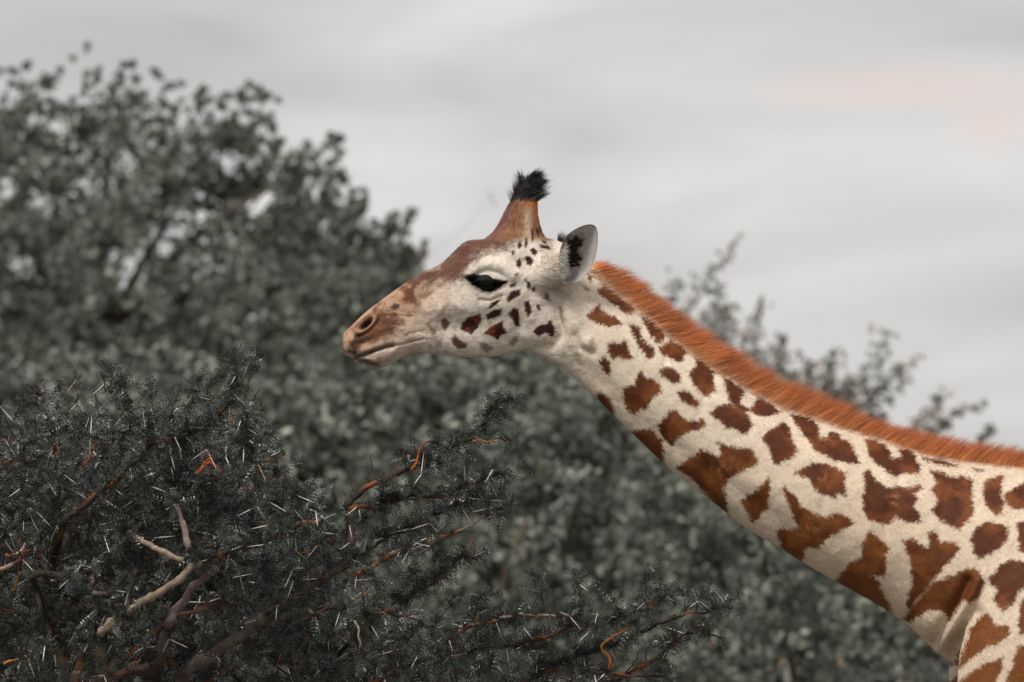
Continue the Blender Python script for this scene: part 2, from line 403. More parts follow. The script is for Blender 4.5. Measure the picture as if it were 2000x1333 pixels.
def build_wispy(label, shoots, Y0, stem_px, col, dens):
    bx = W(stem_px, 0, Y0); bx[2] = 0
    t = empty('wispy_shrub', bx, label, 'shrub', 'background trees and shrubs')
    root = W(stem_px, 1050, Y0)
    a = Acc(); limb(a, [bx, bx * .5 + root * .5 + np.array([.1, 0, 0]), root], .05, .03, 12, 7); a.build('stem', M_BARK, t)
    cs, rs = [], []
    for i, (pts, w) in enumerate(shoots):
        yy = Y0 + rng.uniform(-.4, .4); P3 = [W(x, y, yy) for x, y in pts]
        a = Acc(); limb(a, [root, root * .4 + P3[0] * .6] + P3, .018, .003, 26, 5, (.14, .13, .12), i); a.build('branch', M_BARK, t)
        Q = catmull(np.array(P3), 60); s = (D + yy) / D / S
        for j, q in enumerate(Q):
            f = j / 60; nn = int(dens * (1.1 - .5 * f) + rng.random())
            for _ in range(nn):
                cs.append(q + rng.normal(size=3) * w * s * (1.25 - .75 * f) * np.array([.9, .9, .7])); rs.append(w * s * .22)
    acc = Acc(); leaf_cloud(acc, np.array(cs), np.array(rs), 5, .038, col, .35, .2, tint=(lin(222, 196, 190), .22))
    acc.build('crown', M_LEAF, t, False)
build_wispy('wispy pale shrub showing above the mane just behind the head', [([(1330, 760), (1335, 640), (1375, 560), (1410, 510), (1440, 468)], 24), ([(1300, 720), (1310, 620), (1325, 540)], 22), ([(1400, 780), (1410, 680), (1425, 590)], 24), ([(1450, 800), (1470, 690), (1485, 590)], 22), ([(1520, 800), (1525, 700), (1530, 660)], 16), ([(1380, 700), (1400, 640), (1400, 560)], 16), ([(1340, 760), (1360, 690), (1370, 620)], 30), ([(1420, 800), (1450, 720), (1460, 650)], 30), ([(1500, 830), (1510, 760), (1500, 700)], 30)], 24, 1420, LEAF_GREY * 1.3, 2.0)
build_wispy('sparse leafy shrub showing above the mane nearer the shoulder', [([(1600, 900), (1640, 770), (1690, 720), (1735, 650)], 26), ([(1640, 900), (1690, 780), (1750, 740), (1782, 705)], 26), ([(1560, 880), (1575, 760), (1580, 700)], 24), ([(1640, 860), (1620, 760), (1630, 690)], 22), ([(1740, 950), (1780, 840), (1830, 800), (1835, 765)], 12), ([(1780, 950), (1830, 840), (1880, 805), (1925, 790)], 12), ([(1850, 950), (1920, 860), (1940, 830)], 8), ([(1720, 900), (1700, 800), (1720, 760)], 26), ([(1600, 880), (1600, 800), (1610, 740)], 32), ([(1660, 900), (1670, 830), (1660, 760)], 32), ([(1540, 860), (1550, 780), (1545, 730)], 26), ([(1790, 930), (1800, 860), (1810, 830)], 24)], 22, 1700, LEAF_GREY * 1.3, 2.4)

# ------------------------------------------------------------------ giraffe
R1 = lambda pts: [(640 + x / 2.898, 300 + y / 2.898) for x, y in pts]
R2 = lambda pts: [(1100 + x / 2.2222, 460 + y / 2.2222) for x, y in pts]
R3 = lambda pts: [(1100 + x / 2.2222, 780 + y / 2.2222) for x, y in pts]
SPOTS_NECK = [R2(p) for p in (
    [(150,235),(185,215),(225,245),(265,280),(312,318),(305,345),(270,340),(230,310),(195,285),(160,262)],
    [(100,165),(118,160),(132,180),(120,200),(105,190)], [(85,220),(110,235),(105,245),(88,232)], [(122,148),(160,180),(165,192),(128,160)],
    [(97,345),(130,335),(145,302),(165,305),(178,335),(200,350),(235,362),(258,380),(250,397),(200,402),(150,390),(115,375)],
    [(285,390),(310,382),(335,405),(345,450),(375,480),(400,505),(395,540),(365,547),(345,515),(325,490),(315,450),(295,420)],
    [(340,345),(375,365),(415,395),(448,430),(440,455),(420,470),(405,470),(380,440),(365,405),(345,375)],
    [(412,490),(445,470),(480,460),(520,485),(542,510),(525,535),(515,555),(490,550),(455,530),(425,515)],
    [(190,470),(225,470),(250,470),(262,457),(278,470),(285,500),(303,540),(265,550),(240,530),(215,540),(195,515)],
    [(155,545),(180,532),(200,545),(212,585),(205,615),(185,605),(165,575)],
    [(417,590),(435,575),(475,580),(510,605),(510,645),(480,650),(450,630),(425,615)],
    [(492,690),(515,675),(555,692),(580,720),(588,750),(560,750),(525,730),(500,710)],
    [(260,670),(285,650),(310,655),(320,610),(340,585),(355,620),(385,620),(415,645),(430,685),(395,705),(380,740),(340,765),(305,787),(280,765),(262,715)],
    [(545,600),(570,575),(580,530),(610,545),(650,585),(662,630),(655,680),(630,712),(600,700),(570,655),(552,625)],
    [(700,615),(735,635),(770,660),(800,680),(775,710),(770,735),(810,755),(815,770),(790,775),(755,750),(720,730),(708,680)],
    [(812,770),(830,730),(850,705),(880,720),(920,745),(948,770),(920,785),(870,795),(835,785)],
    [(637,775),(670,745),(720,735),(770,750),(805,785),(820,835),(800,873),(770,865),(735,845),(705,845),(690,815),(655,800)],
    [(407,825),(440,800),(460,770),(490,760),(515,790),(535,810),(575,810),(608,797),(622,830),(600,850),(560,855),(520,875),(490,895),(475,920),(450,905),(425,865)],
    [(140,690),(180,685),(205,710),(228,790),(200,790),(160,740)],
    [(280,850),(330,850),(380,845),(410,870),(435,900),(440,1010),(400,990),(350,930),(300,885)],
    [(490,1015),(530,985),(570,960),(600,935),(640,950),(672,970),(680,945),(668,900),(695,910),(740,930),(800,925),(835,955),(850,1000),(810,1015),(760,1040),(710,1075),(700,1110),(712,1160),(720,1225),(670,1190),(620,1130),(560,1065)],
    [(862,890),(890,850),(930,830),(960,808),(985,840),(990,880),(1005,910),(1018,940),(1000,965),(960,985),(930,1008),(910,990),(895,940)],
    [(985,780),(1040,785),(1090,805),(1115,840),(1120,885),(1140,880),(1165,855),(1195,860),(1210,885),(1250,905),(1270,950),(1288,1000),(1240,1000),(1180,985),(1130,960),(1085,935),(1060,890),(1030,850)],
    [(1310,890),(1350,890),(1395,910),(1430,945),(1425,975),(1470,970),(1460,930),(1500,930),(1545,960),(1535,985),(1555,1010),(1548,1045),(1500,1040),(1430,1050),(1390,1020),(1350,995),(1325,960),(1320,925)],
    [(1000,1040),(1050,1010),(1085,990),(1130,1000),(1180,1010),(1225,1035),(1220,1080),(1225,1140),(1200,1130),(1170,1148),(1125,1135),(1090,1110),(1060,1065)],
    [(770,1160),(800,1130),(840,1110),(870,1080),(895,1045),(900,1100),(890,1150),(890,1195),(860,1220),(825,1258),(805,1220),(785,1185)],
    )] + [R3(p) for p in (
    [(947,365),(975,400),(1010,430),(1030,470),(1080,500),(1130,520),(1190,500),(1230,520),(1265,545),(1210,570),(1180,590),(1130,620),(1110,660),(1080,650),(1050,660),(1045,715),(1000,700),(950,655),(925,580),(950,560),(1000,570),(1020,560),(985,490),(960,430)],
    [(1300,310),(1330,315),(1360,365),(1400,390),(1450,385),(1500,390),(1545,375),(1560,395),(1520,420),(1535,450),(1510,470),(1540,500),(1545,545),(1480,545),(1435,515),(1415,550),(1370,550),(1325,535),(1295,490),(1295,430),(1305,380)],
    [(1590,310),(1640,320),(1690,345),(1740,340),(1785,355),(1775,400),(1770,450),(1782,490),(1750,530),(1710,580),(1660,555),(1610,520),(1590,490),(1620,450),(1605,420),(1590,400),(1620,370)],
    [(1815,400),(1830,360),(1870,340),(1925,335),(1905,375),(1900,420),(1905,460),(1900,500),(1870,510),(1835,480),(1820,440)],
    [(1905,425),(1940,400),(1990,375),(2030,355),(2060,480),(1960,490),(1925,475)],
    [(1755,610),(1790,560),(1830,540),(1890,545),(1925,560),(1915,620),(1880,660),(1830,680),(1795,705),(1770,670)],
    [(1960,540),(2035,530),(2040,690),(1965,665)],
    [(1465,620),(1500,610),(1540,630),(1570,660),(1580,620),(1570,590),(1600,580),(1630,620),(1690,630),(1715,650),(1690,690),(1650,730),(1620,770),(1590,800),(1570,840),(1540,865),(1500,930),(1485,890),(1510,810),(1500,720),(1480,660)],
    [(1290,640),(1320,580),(1350,590),(1380,630),(1415,650),(1395,690),(1400,735),(1390,780),(1340,770),(1370,800),(1395,850),(1440,945),(1390,930),(1300,870),(1180,800),(1240,720),(1290,690)],
    [(1480,960),(1540,870),(1600,800),(1680,770),(1740,740),(1790,745),(1805,770),(1812,800),(1800,850),(1780,880),(1745,890),(1725,880),(1700,920),(1690,950),(1665,975),(1655,930),(1600,920),(1560,935),(1510,975)],
    [(1835,780),(1880,730),(1920,700),(1990,710),(2040,720),(2030,790),(1960,840),(1940,890),(1890,930),(1850,880),(1870,830),(1840,810)],
    [(1700,1180),(1715,1120),(1740,1050),(1755,1000),(1790,960),(1820,930),(1850,960),(1860,985),(1910,985),(1920,1020),(1880,1060),(1820,1080),(1760,1130)],
    [(1950,980),(1970,880),(2005,850),(2060,840),(2050,1010),(1960,1025)],
    [(1680,1260),(1760,1180),(1820,1150),(1890,1120),(1880,1180),(1850,1250)],
    [(1890,1260),(1920,1170),(1950,1080),(2005,1060),(2060,1060),(2040,1260)],
    [(1560,255),(1640,268),(1720,288),(1720,300),(1640,290),(1560,265)], [(1780,303),(1830,312),(1830,322),(1785,316)],
    )]
SPOTS_HEAD = [R1(p) for p in (
    [(745,1000),(760,960),(800,930),(865,912),(868,950),(845,995),(815,1028),(780,1015)],
    [(883,1025),(915,990),(950,970),(990,950),(995,990),(1015,1020),(980,1035),(965,1060),(930,1040)],
    [(1020,915),(1050,880),(1080,885),(1085,940),(1090,985),(1060,985),(1045,945)],
    [(895,920),(940,890),(987,885),(980,920),(940,940),(900,948)], [(1010,825),(1040,785),(1092,775),(1090,812),(1050,830),(1020,855)],
    [(900,885),(930,850),(985,825),(960,865),(920,885)], [(1112,845),(1140,838),(1150,880),(1152,905),(1130,937),(1115,890)],
    [(1160,1010),(1200,975),(1240,970),(1260,945),(1285,990),(1285,1035),(1265,1042),(1235,1020),(1190,1040)],
    [(1180,855),(1195,852),(1210,890),(1195,902),(1182,880)], [(1213,800),(1232,793),(1243,835),(1225,847)],
    [(1113,718),(1125,712),(1128,730),(1148,735),(1150,755),(1140,778),(1125,760),(1126,742)], [(1155,765),(1175,758),(1172,785),(1160,790)],
    [(1035,745),(1070,740),(1050,765),(1030,765)], [(1052,692),(1080,685),(1070,705)], [(1115,590),(1145,590),(1168,615),(1150,642),(1125,635)],
    [(1065,615),(1090,597),(1098,640),(1085,655),(1068,640)], [(1145,550),(1165,538),(1188,560),(1175,585),(1152,575)], [(1040,560),(1055,552),(1058,580),(1042,588)],
    [(1075,510),(1092,498),(1100,530),(1085,547),(1075,535)], [(1115,490),(1128,477),(1135,510),(1120,543),(1112,525)],
    [(1150,440),(1165,430),(1168,480),(1160,505),(1152,480)], [(1175,430),(1185,420),(1200,440),(1195,475),(1185,460)],
    [(1193,518),(1250,525),(1265,548),(1210,543)], [(1208,490),(1240,498),(1235,518),(1212,508)], [(1200,415),(1222,450),(1235,470),(1225,475),(1205,445)])]
SPOTS_AND_SHADE = [(R1(p), a) for p, a in (
    ([(550,965),(580,970),(610,1000),(620,1030),(590,1035),(570,1000)], .55), ([(635,945),(660,930),(695,960),(680,985),(665,1010),(645,990)], .7),
    ([(693,1050),(720,1030),(750,1060),(792,1085),(780,1110),(730,1110),(705,1085)], .8), ([(845,1070),(900,1075),(940,1105),(900,1135),(870,1110)], .5),
    ([(1020,1085),(1045,1045),(1080,1035),(1082,1065),(1050,1100)], .5), ([(605,1065),(640,1060),(650,1100),(610,1110)], .3), ([(1308,870),(1325,865),(1335,950),(1342,985),(1330,975),(1315,930)], .6),  # last mark: contour shading of the jaw's rear edge, put into the colour
    ([(1475,1065),(1505,1045),(1512,1085),(1485,1100)], .4), ([(1390,1130),(1415,1125),(1440,1185),(1405,1200)], .3), ([(725,910),(770,895),(750,918)], .35))]

# sections of the trunk of the animal: top point, bottom point, half width, width shape at v = 0 .12 .3 .5 .7 .88 1
MUZ = (1.1, 1.1, 1, 1, 1, 1.05, 1.0); EYE = (1.15, 1.2, 1.12, .93, .74, .72, .72); CRA = (1.05, 1.05, 1, .9, .85, .85, .8)
NCK = (.72, .8, .95, 1.02, 1.05, 1.0, .9); TOR = (.8, .9, 1, 1.05, 1, .9, .8)
SECT = [((669, 657), (669, 682), .016, MUZ), ((674, 648), (675, 694), .034, MUZ), ((685, 638), (692, 703), .047, MUZ), ((709, 614), (722, 716), .056, MUZ), ((733, 595), (748, 719), .057, MUZ),
        ((761, 574), (772, 706), .053, MUZ), ((788, 555), (803, 693), .052, MUZ), ((812, 539), (828, 691), .055, MUZ), ((837, 527), (850, 692), .061, MUZ), ((861, 515), (872, 694), .069, EYE), ((880, 498), (893, 697), .079, EYE),
        ((905, 474), (918, 700), .091, EYE), ((928, 468), (942, 699), .097, EYE), ((955, 466), (968, 697), .101, EYE), ((985, 462), (993, 692), .099, EYE), ((1015, 460), (1014, 687), .092, EYE), ((1045, 461), (1029, 683), .085, CRA),
        ((1070, 465), (1041, 687), .079, CRA), ((1095, 472), (1056, 697), .074, CRA), ((1125, 487), (1078, 709), .073, CRA), ((1158, 512), (1105, 724), .076, NCK), ((1192, 544), (1140, 755), .081, NCK), ((1250, 594), (1190, 803), .087, NCK),
        ((1310, 645), (1240, 852), .093, NCK), ((1360, 685), (1290, 900), .1, NCK), ((1418, 725), (1340, 943), .108, NCK), ((1475, 760), (1395, 983), .117, NCK), ((1537, 791), (1455, 1030), .127, NCK), ((1607, 816), (1520, 1069), .138, NCK),
        ((1665, 836), (1590, 1112), .150, NCK), ((1733, 857), (1665, 1154), .164, NCK), ((1800, 879), (1740, 1197), .178, NCK), ((1868, 895), (1790, 1236), .195, NCK), ((1935, 904), (1822, 1268), .21, NCK), ((2005, 912), (1864, 1298), .225, NCK),
        ((2090, 922), (1965, 1362), .245, TOR), ((2200, 935), (2030, 1490), .285, TOR), ((2350, 960), (2250, 1560), .34, TOR), ((2550, 1010), (2520, 1590), .37, TOR), ((2780, 1080), (2780, 1560), .36, TOR), ((2980, 1150), (2990, 1500), .31, TOR),
        ((3120, 1230), (3130, 1460), .22, TOR), ((3180, 1310), (3185, 1400), .1, TOR)]

def loft_body():
    rows = []
    for T, B, hw, sh in SECT:
        t, b = W(*T), W(*B); rows.append([t[0], 0, t[2], b[0], b[2], hw, *sh])
    R = catmull(np.array(rows), 520); ns = 72
    th = np.linspace(0, 2 * np.pi, ns, endpoint=False); v = (1 - np.cos(th)) / 2
    V = np.zeros((len(R), ns, 3)); vk = np.array([0, .12, .3, .5, .7, .88, 1.])
    for i, r in enumerate(R):
        V[i, :, 0] = r[0] + (r[3] - r[0]) * v; V[i, :, 2] = r[2] + (r[4] - r[2]) * v
        V[i, :, 1] = -np.sin(th) * r[5] * np.interp(v, vk, r[6:13])
    q, t = ring_faces(len(R), ns)
    return V.reshape(-1, 3), q, t
def loft_ell(keys, n=40, ns=28):
    """keys: (px, py, y, half width in photo pixels, half depth in metres) along a downward or upward axis"""
    rows = [[*W(k[0], k[1]), k[3] / S, k[4]] for k in keys]
    for r, k in zip(rows, keys): r[1] = k[2]
    R = catmull(np.array(rows), n); th = np.linspace(0, 2 * np.pi, ns, endpoint=False)
    V = R[:, None, :3] + np.stack([np.cos(th)[None] * R[:, 3:4], np.sin(th)[None] * R[:, 4:5], np.zeros((n, ns))], -1)
    q, t = ring_faces(n, ns); return V.reshape(-1, 3), q, t

OSS = [(1006, 505, .040, 78, .055), (1004, 485, .041, 76, .048), (1006, 468, .042, 61, .042), (1013, 450, .043, 45.5, .036), (1018, 425, .046, 34, .030), (1024, 402, .049, 27, .025), (1030, 385, .051, 22, .021), (1036, 362, .054, 17, .017), (1040, 348, .056, 12, .012)]
def build_body_mesh():
    a = Acc(); a.add(*loft_body())
    for s in (-1, 1):
        k = [(x - (0 if s < 0 else 13 * i / 8), y, s * yy, hx, hy) for i, (x, y, yy, hx, hy) in enumerate(OSS)]
        a.add(*loft_ell(k, 40, 32))
        # root of the ear
        P = catmull(np.array([[*W(1035, 540)], [*W(1060, 535)], [*W(1085, 527)], [*W(1100, 521)]]), 14)
        P[:, 1] = s * np.linspace(.03, .108, 14); V, q, t = tube(P, np.interp(np.linspace(0, 1, 14), [0, .45, .8, 1], [.055, .052, .044, .030]), 24); a.add(V, q, t)
        # fore and hind legs
        a.add(*loft_ell([(2150, 1000, s * .15, 60, .05), (2110, 1060, s * .17, 125, .075), (2075, 1131, s * .185, 162, .09), (2050, 1200, s * .195, 165, .10), (2020, 1270, s * .2, 155, .105), (2005, 1333, s * .2, 145, .105), (1995, 1420, s * .2, 130, .10), (1990, 1530, s * .195, 105, .09),
                         (1995, 1700, s * .185, 78, .075), (2005, 1950, s * .175, 58, .055), (2005, 2140, s * .17, 47, .045), (2002, 2210, s * .17, 49, .05), (2008, 2290, s * .17, 37, .036), (2012, 2560, s * .17, 35, .034), (2008, 2640, s * .17, 40, .04), (1995, 2690, s * .17, 52, .055), (1988, 2737, s * .17, 62, .065)], 110, 28))
        a.add(*loft_ell([(2980, 1180, s * .13, 90, .08), (2985, 1300, s * .17, 150, .12), (2975, 1450, s * .19, 150, .12), (2975, 1600, s * .18, 120, .1), (3000, 1800, s * .17, 80, .075), (3050, 2020, s * .16, 58, .055), (3075, 2120, s * .155, 50, .045), (3060, 2230, s * .15, 40, .04), (3040, 2560, s * .15, 35, .034), (3030, 2650, s * .15, 42, .042), (3015, 2700, s * .15, 54, .055), (3008, 2737, s * .15, 62, .065)], 100, 28))
    P = catmull(np.array([W(3170, 1330), W(3230, 1420), W(3250, 1600), W(3245, 1900)]), 30)
    a.add(*tube(P, np.linspace(.045, .012, 30), 12))
    tmp = a.build('body_blank', None)
    md = tmp.modifiers.new('remesh', 'REMESH'); md.mode = 'VOXEL'; md.voxel_size = .0098; md.use_smooth_shade = True
    dg = bpy.context.evaluated_depsgraph_get(); me = bpy.data.meshes.new_from_object(tmp.evaluated_get(dg))
    bpy.data.objects.remove(tmp)
    me.materials.clear()
    return me

def get_co(me):
    v = np.empty(len(me.vertices) * 3, np.float32); me.vertices.foreach_get('co', v); return v.reshape(-1, 3).astype(float)
def get_no(me):
    v = np.empty(len(me.vertices) * 3, np.float32); me.vertex_normals.foreach_get('vector', v); return v.reshape(-1, 3).astype(float)
def laplace(me, V, it, wgt=None, lam=.5):
    e = np.empty(len(me.edges) * 2, np.int32); me.edges.foreach_get('vertices', e); e = e.reshape(-1, 2); n = len(V)
    deg = np.bincount(e.ravel(), minlength=n)[:, None]
    for k in range(it):
        for sgn in (lam, -lam * 1.02) if wgt is None else (lam,):
            A = np.stack([np.bincount(e[:, 0], V[e[:, 1], j], n) + np.bincount(e[:, 1], V[e[:, 0], j], n) for j in range(3)], 1) / deg
            V = V + sgn * (A - V) * (1 if wgt is None else wgt[:, None])
    return V
def PX(V):
    """body coordinates measured in the photo's pixels"""
    k = S * 1.006
    return np.stack([1000 + V[:, 0] * k, 666.5 - (V[:, 2] - ZC) * k], 1)

EYE_C = np.array([951., 551.]); EYE_TILT = math.radians(6)
def eye_q(p, ax=37, ay=13.5):
    d = p - EYE_C; c, s = math.cos(EYE_TILT), math.sin(EYE_TILT)
    u = (d[:, 0] * c + d[:, 1] * s) / ax; v = (-d[:, 0] * s + d[:, 1] * c) / ay
    return u, v
EYE_POLY = R1([(786, 709), (850, 706), (920, 716), (985, 729), (1020, 732), (995, 752), (960, 772), (920, 792), (880, 786), (838, 762), (804, 735)])
def sculpt(V, Nn):
    p = PX(V); d = np.zeros(len(V)); g = lambda dist, s: np.exp(-(dist / s) ** 2)
    L1 = lambda pts: line_d(p, R1(pts))
    mouth = R1([(95, 1135), (155, 1158), (215, 1140), (270, 1118), (320, 1100), (365, 1092), (430, 1082), (500, 1062), (540, 1055)])
    d -= .010 * g(line_d(p, mouth[:6]), 4.0) + .0025 * g(line_d(p, mouth[5:]), 3.0)
    d += .004 * g(L1([(170, 1185), (240, 1180), (310, 1150), (360, 1125)]), 9)
    d += .004 * g(L1([(110, 1100), (200, 1110), (300, 1080)]), 10)
    # nostril
    c, s = math.cos(math.radians(-42)), math.sin(math.radians(-42)); q = p - np.array([713.5, 634.])
    u = (q[:, 0] * c + q[:, 1] * s); v = (-q[:, 0] * s + q[:, 1] * c); e = np.hypot(u / 14, v / 6)
    d -= .020 * np.exp(-e ** 4); d += .007 * np.exp(-((e - 1.6) / .4) ** 2) - .004 * np.exp(-((e - 2.5) / .4) ** 2)
    d -= .004 * g(L1([(290, 960), (330, 1010), (260, 1060), (180, 1090)]), 9)
    # brow, lids, cheek
    d += .011 * g(L1([(800, 690), (850, 648), (930, 630), (1000, 655), (1045, 700)]), 11)
    d += .002 * g(L1([(790, 745), (850, 795), (920, 812), (1000, 780)]), 7)
    d -= .0045 * g(L1([(860, 835), (920, 838), (985, 812)]), 3.5)
    d -= .0035 * g(L1([(850, 690), (900, 668), (960, 680), (1000, 705)]), 3.5) + .004 * g(L1([(820, 615), (880, 590), (960, 590)]), 3) + .004 * g(L1([(780, 640), (840, 600), (920, 570)]), 3)
    d -= .006 * g(L1([(690, 760), (760, 770)]), 24)
    d += .006 * g(L1([(560, 870), (700, 880), (860, 870), (1000, 850), (1100, 800)]), 22)
    d -= .006 * g(L1([(620, 980), (800, 985)]), 24)
    d += .012 * g(L1([(1050, 930), (1130, 900), (1180, 1000)]), 40)
    d -= .010 * g(L1([(1255, 810), (1300, 880), (1325, 960), (1325, 1030), (1270, 1090), (1190, 1105)]), 10)
    d += .007 * g(L1([(1370, 880), (1390, 960)]), 16) + .007 * g(L1([(1470, 1075), (1480, 1085)]), 13)
    d -= .007 * g(L1([(1400, 1040), (1430, 1110), (1500, 1135)]), 8)
    d -= .003 * g(L1([(470, 930), (400, 920), (340, 915)]), 3)
    for k, x in enumerate((1195, 1212, 1230, 1250)): d -= .003 * g(L1([(x - 5, 560), (x, 620), (x + 6, 680)]), 2.2)
    d -= .012 * g(L1([(1235, 790), (1290, 806), (1330, 795)]), 8)
    # neck: throat groove and muscle bands
    d -= .008 * g(line_d(p, R2([(60, 560), (200, 680), (330, 820), (520, 960), (760, 1130), (980, 1290)])), 22)
    d += .006 * g(line_d(p, R2([(120, 300), (300, 480), (560, 640), (900, 850)])), 30) - .006 * g(line_d(p, R2([(180, 250), (420, 500), (760, 720), (1150, 880), (1700, 1010)])), 16)
    for fx in ((1330, 640, 1290, 760), (1420, 700, 1360, 830), (1640, 900, 1600, 1030), (1760, 930, 1720, 1080), (1850, 950, 1835, 1080)): d -= .0035 * g(line_d(p, [(fx[0], fx[1]), ((fx[0] + fx[2]) / 2 - 8, (fx[1] + fx[3]) / 2), (fx[2], fx[3])]), 9)
    for vn in ([(600, 760), (660, 830), (640, 900), (560, 960)], [(700, 790), (720, 860), (800, 900)], [(480, 890), (560, 900), (640, 880)], [(300, 1000), (360, 985), (430, 1000)], [(250, 1085), (310, 1050), (360, 1030)]): d += .0012 * g(L1(vn), 4)
    for vn in ([(420, 1050), (470, 1020), (540, 1010)], [(330, 900), (380, 890), (440, 905)], [(300, 925), (350, 925), (410, 935)], [(860, 850), (930, 860), (1000, 830)], [(1150, 1060), (1210, 1070), (1270, 1050)]): d -= .0014 * g(L1(vn), 2.6)
    d += .007 * g(line_d(p, R2([(250, 420), (600, 700), (1000, 950), (1500, 1150)])), 40)
    # chest knob and the fold of skin in front of the shoulder
    F = line_d(p, R3([(1790, 790), (1760, 860), (1720, 930), (1670, 1020), (1620, 1110)]))
    d += .020 * g(F, 11)
    d -= .020 * g(line_d(p, R3([(1745, 800), (1715, 870), (1680, 930), (1650, 990), (1620, 1070)])), 11)
    d -= .018 * g(line_d(p, R3([(1780, 930), (1740, 1000), (1705, 1090), (1685, 1180)])), 12)
    d += .022 * g(np.hypot(*(p - np.array(R3([(1590, 985)])[0])).T), 34)
    d -= .014 * g(line_d(p, R3([(1500, 950), (1510, 990)])), 8)
    d += (fbm(V, 14, 5) - .5) * .008 + (fbm(V, 45, 9) - .5) * (.0022 + .0020 * (p[:, 0] < 1130))
    d *= np.clip(np.abs(Nn[:, 1]) * 1.3, 0, 1)
    V = V + Nn * d[:, None]
    V[:, 1] -= np.sign(V[:, 1]) * .018 * (1 - sstep(-5, .5, poly_sd(p, EYE_POLY))) * (np.abs(V[:, 1]) > .04)
    return V

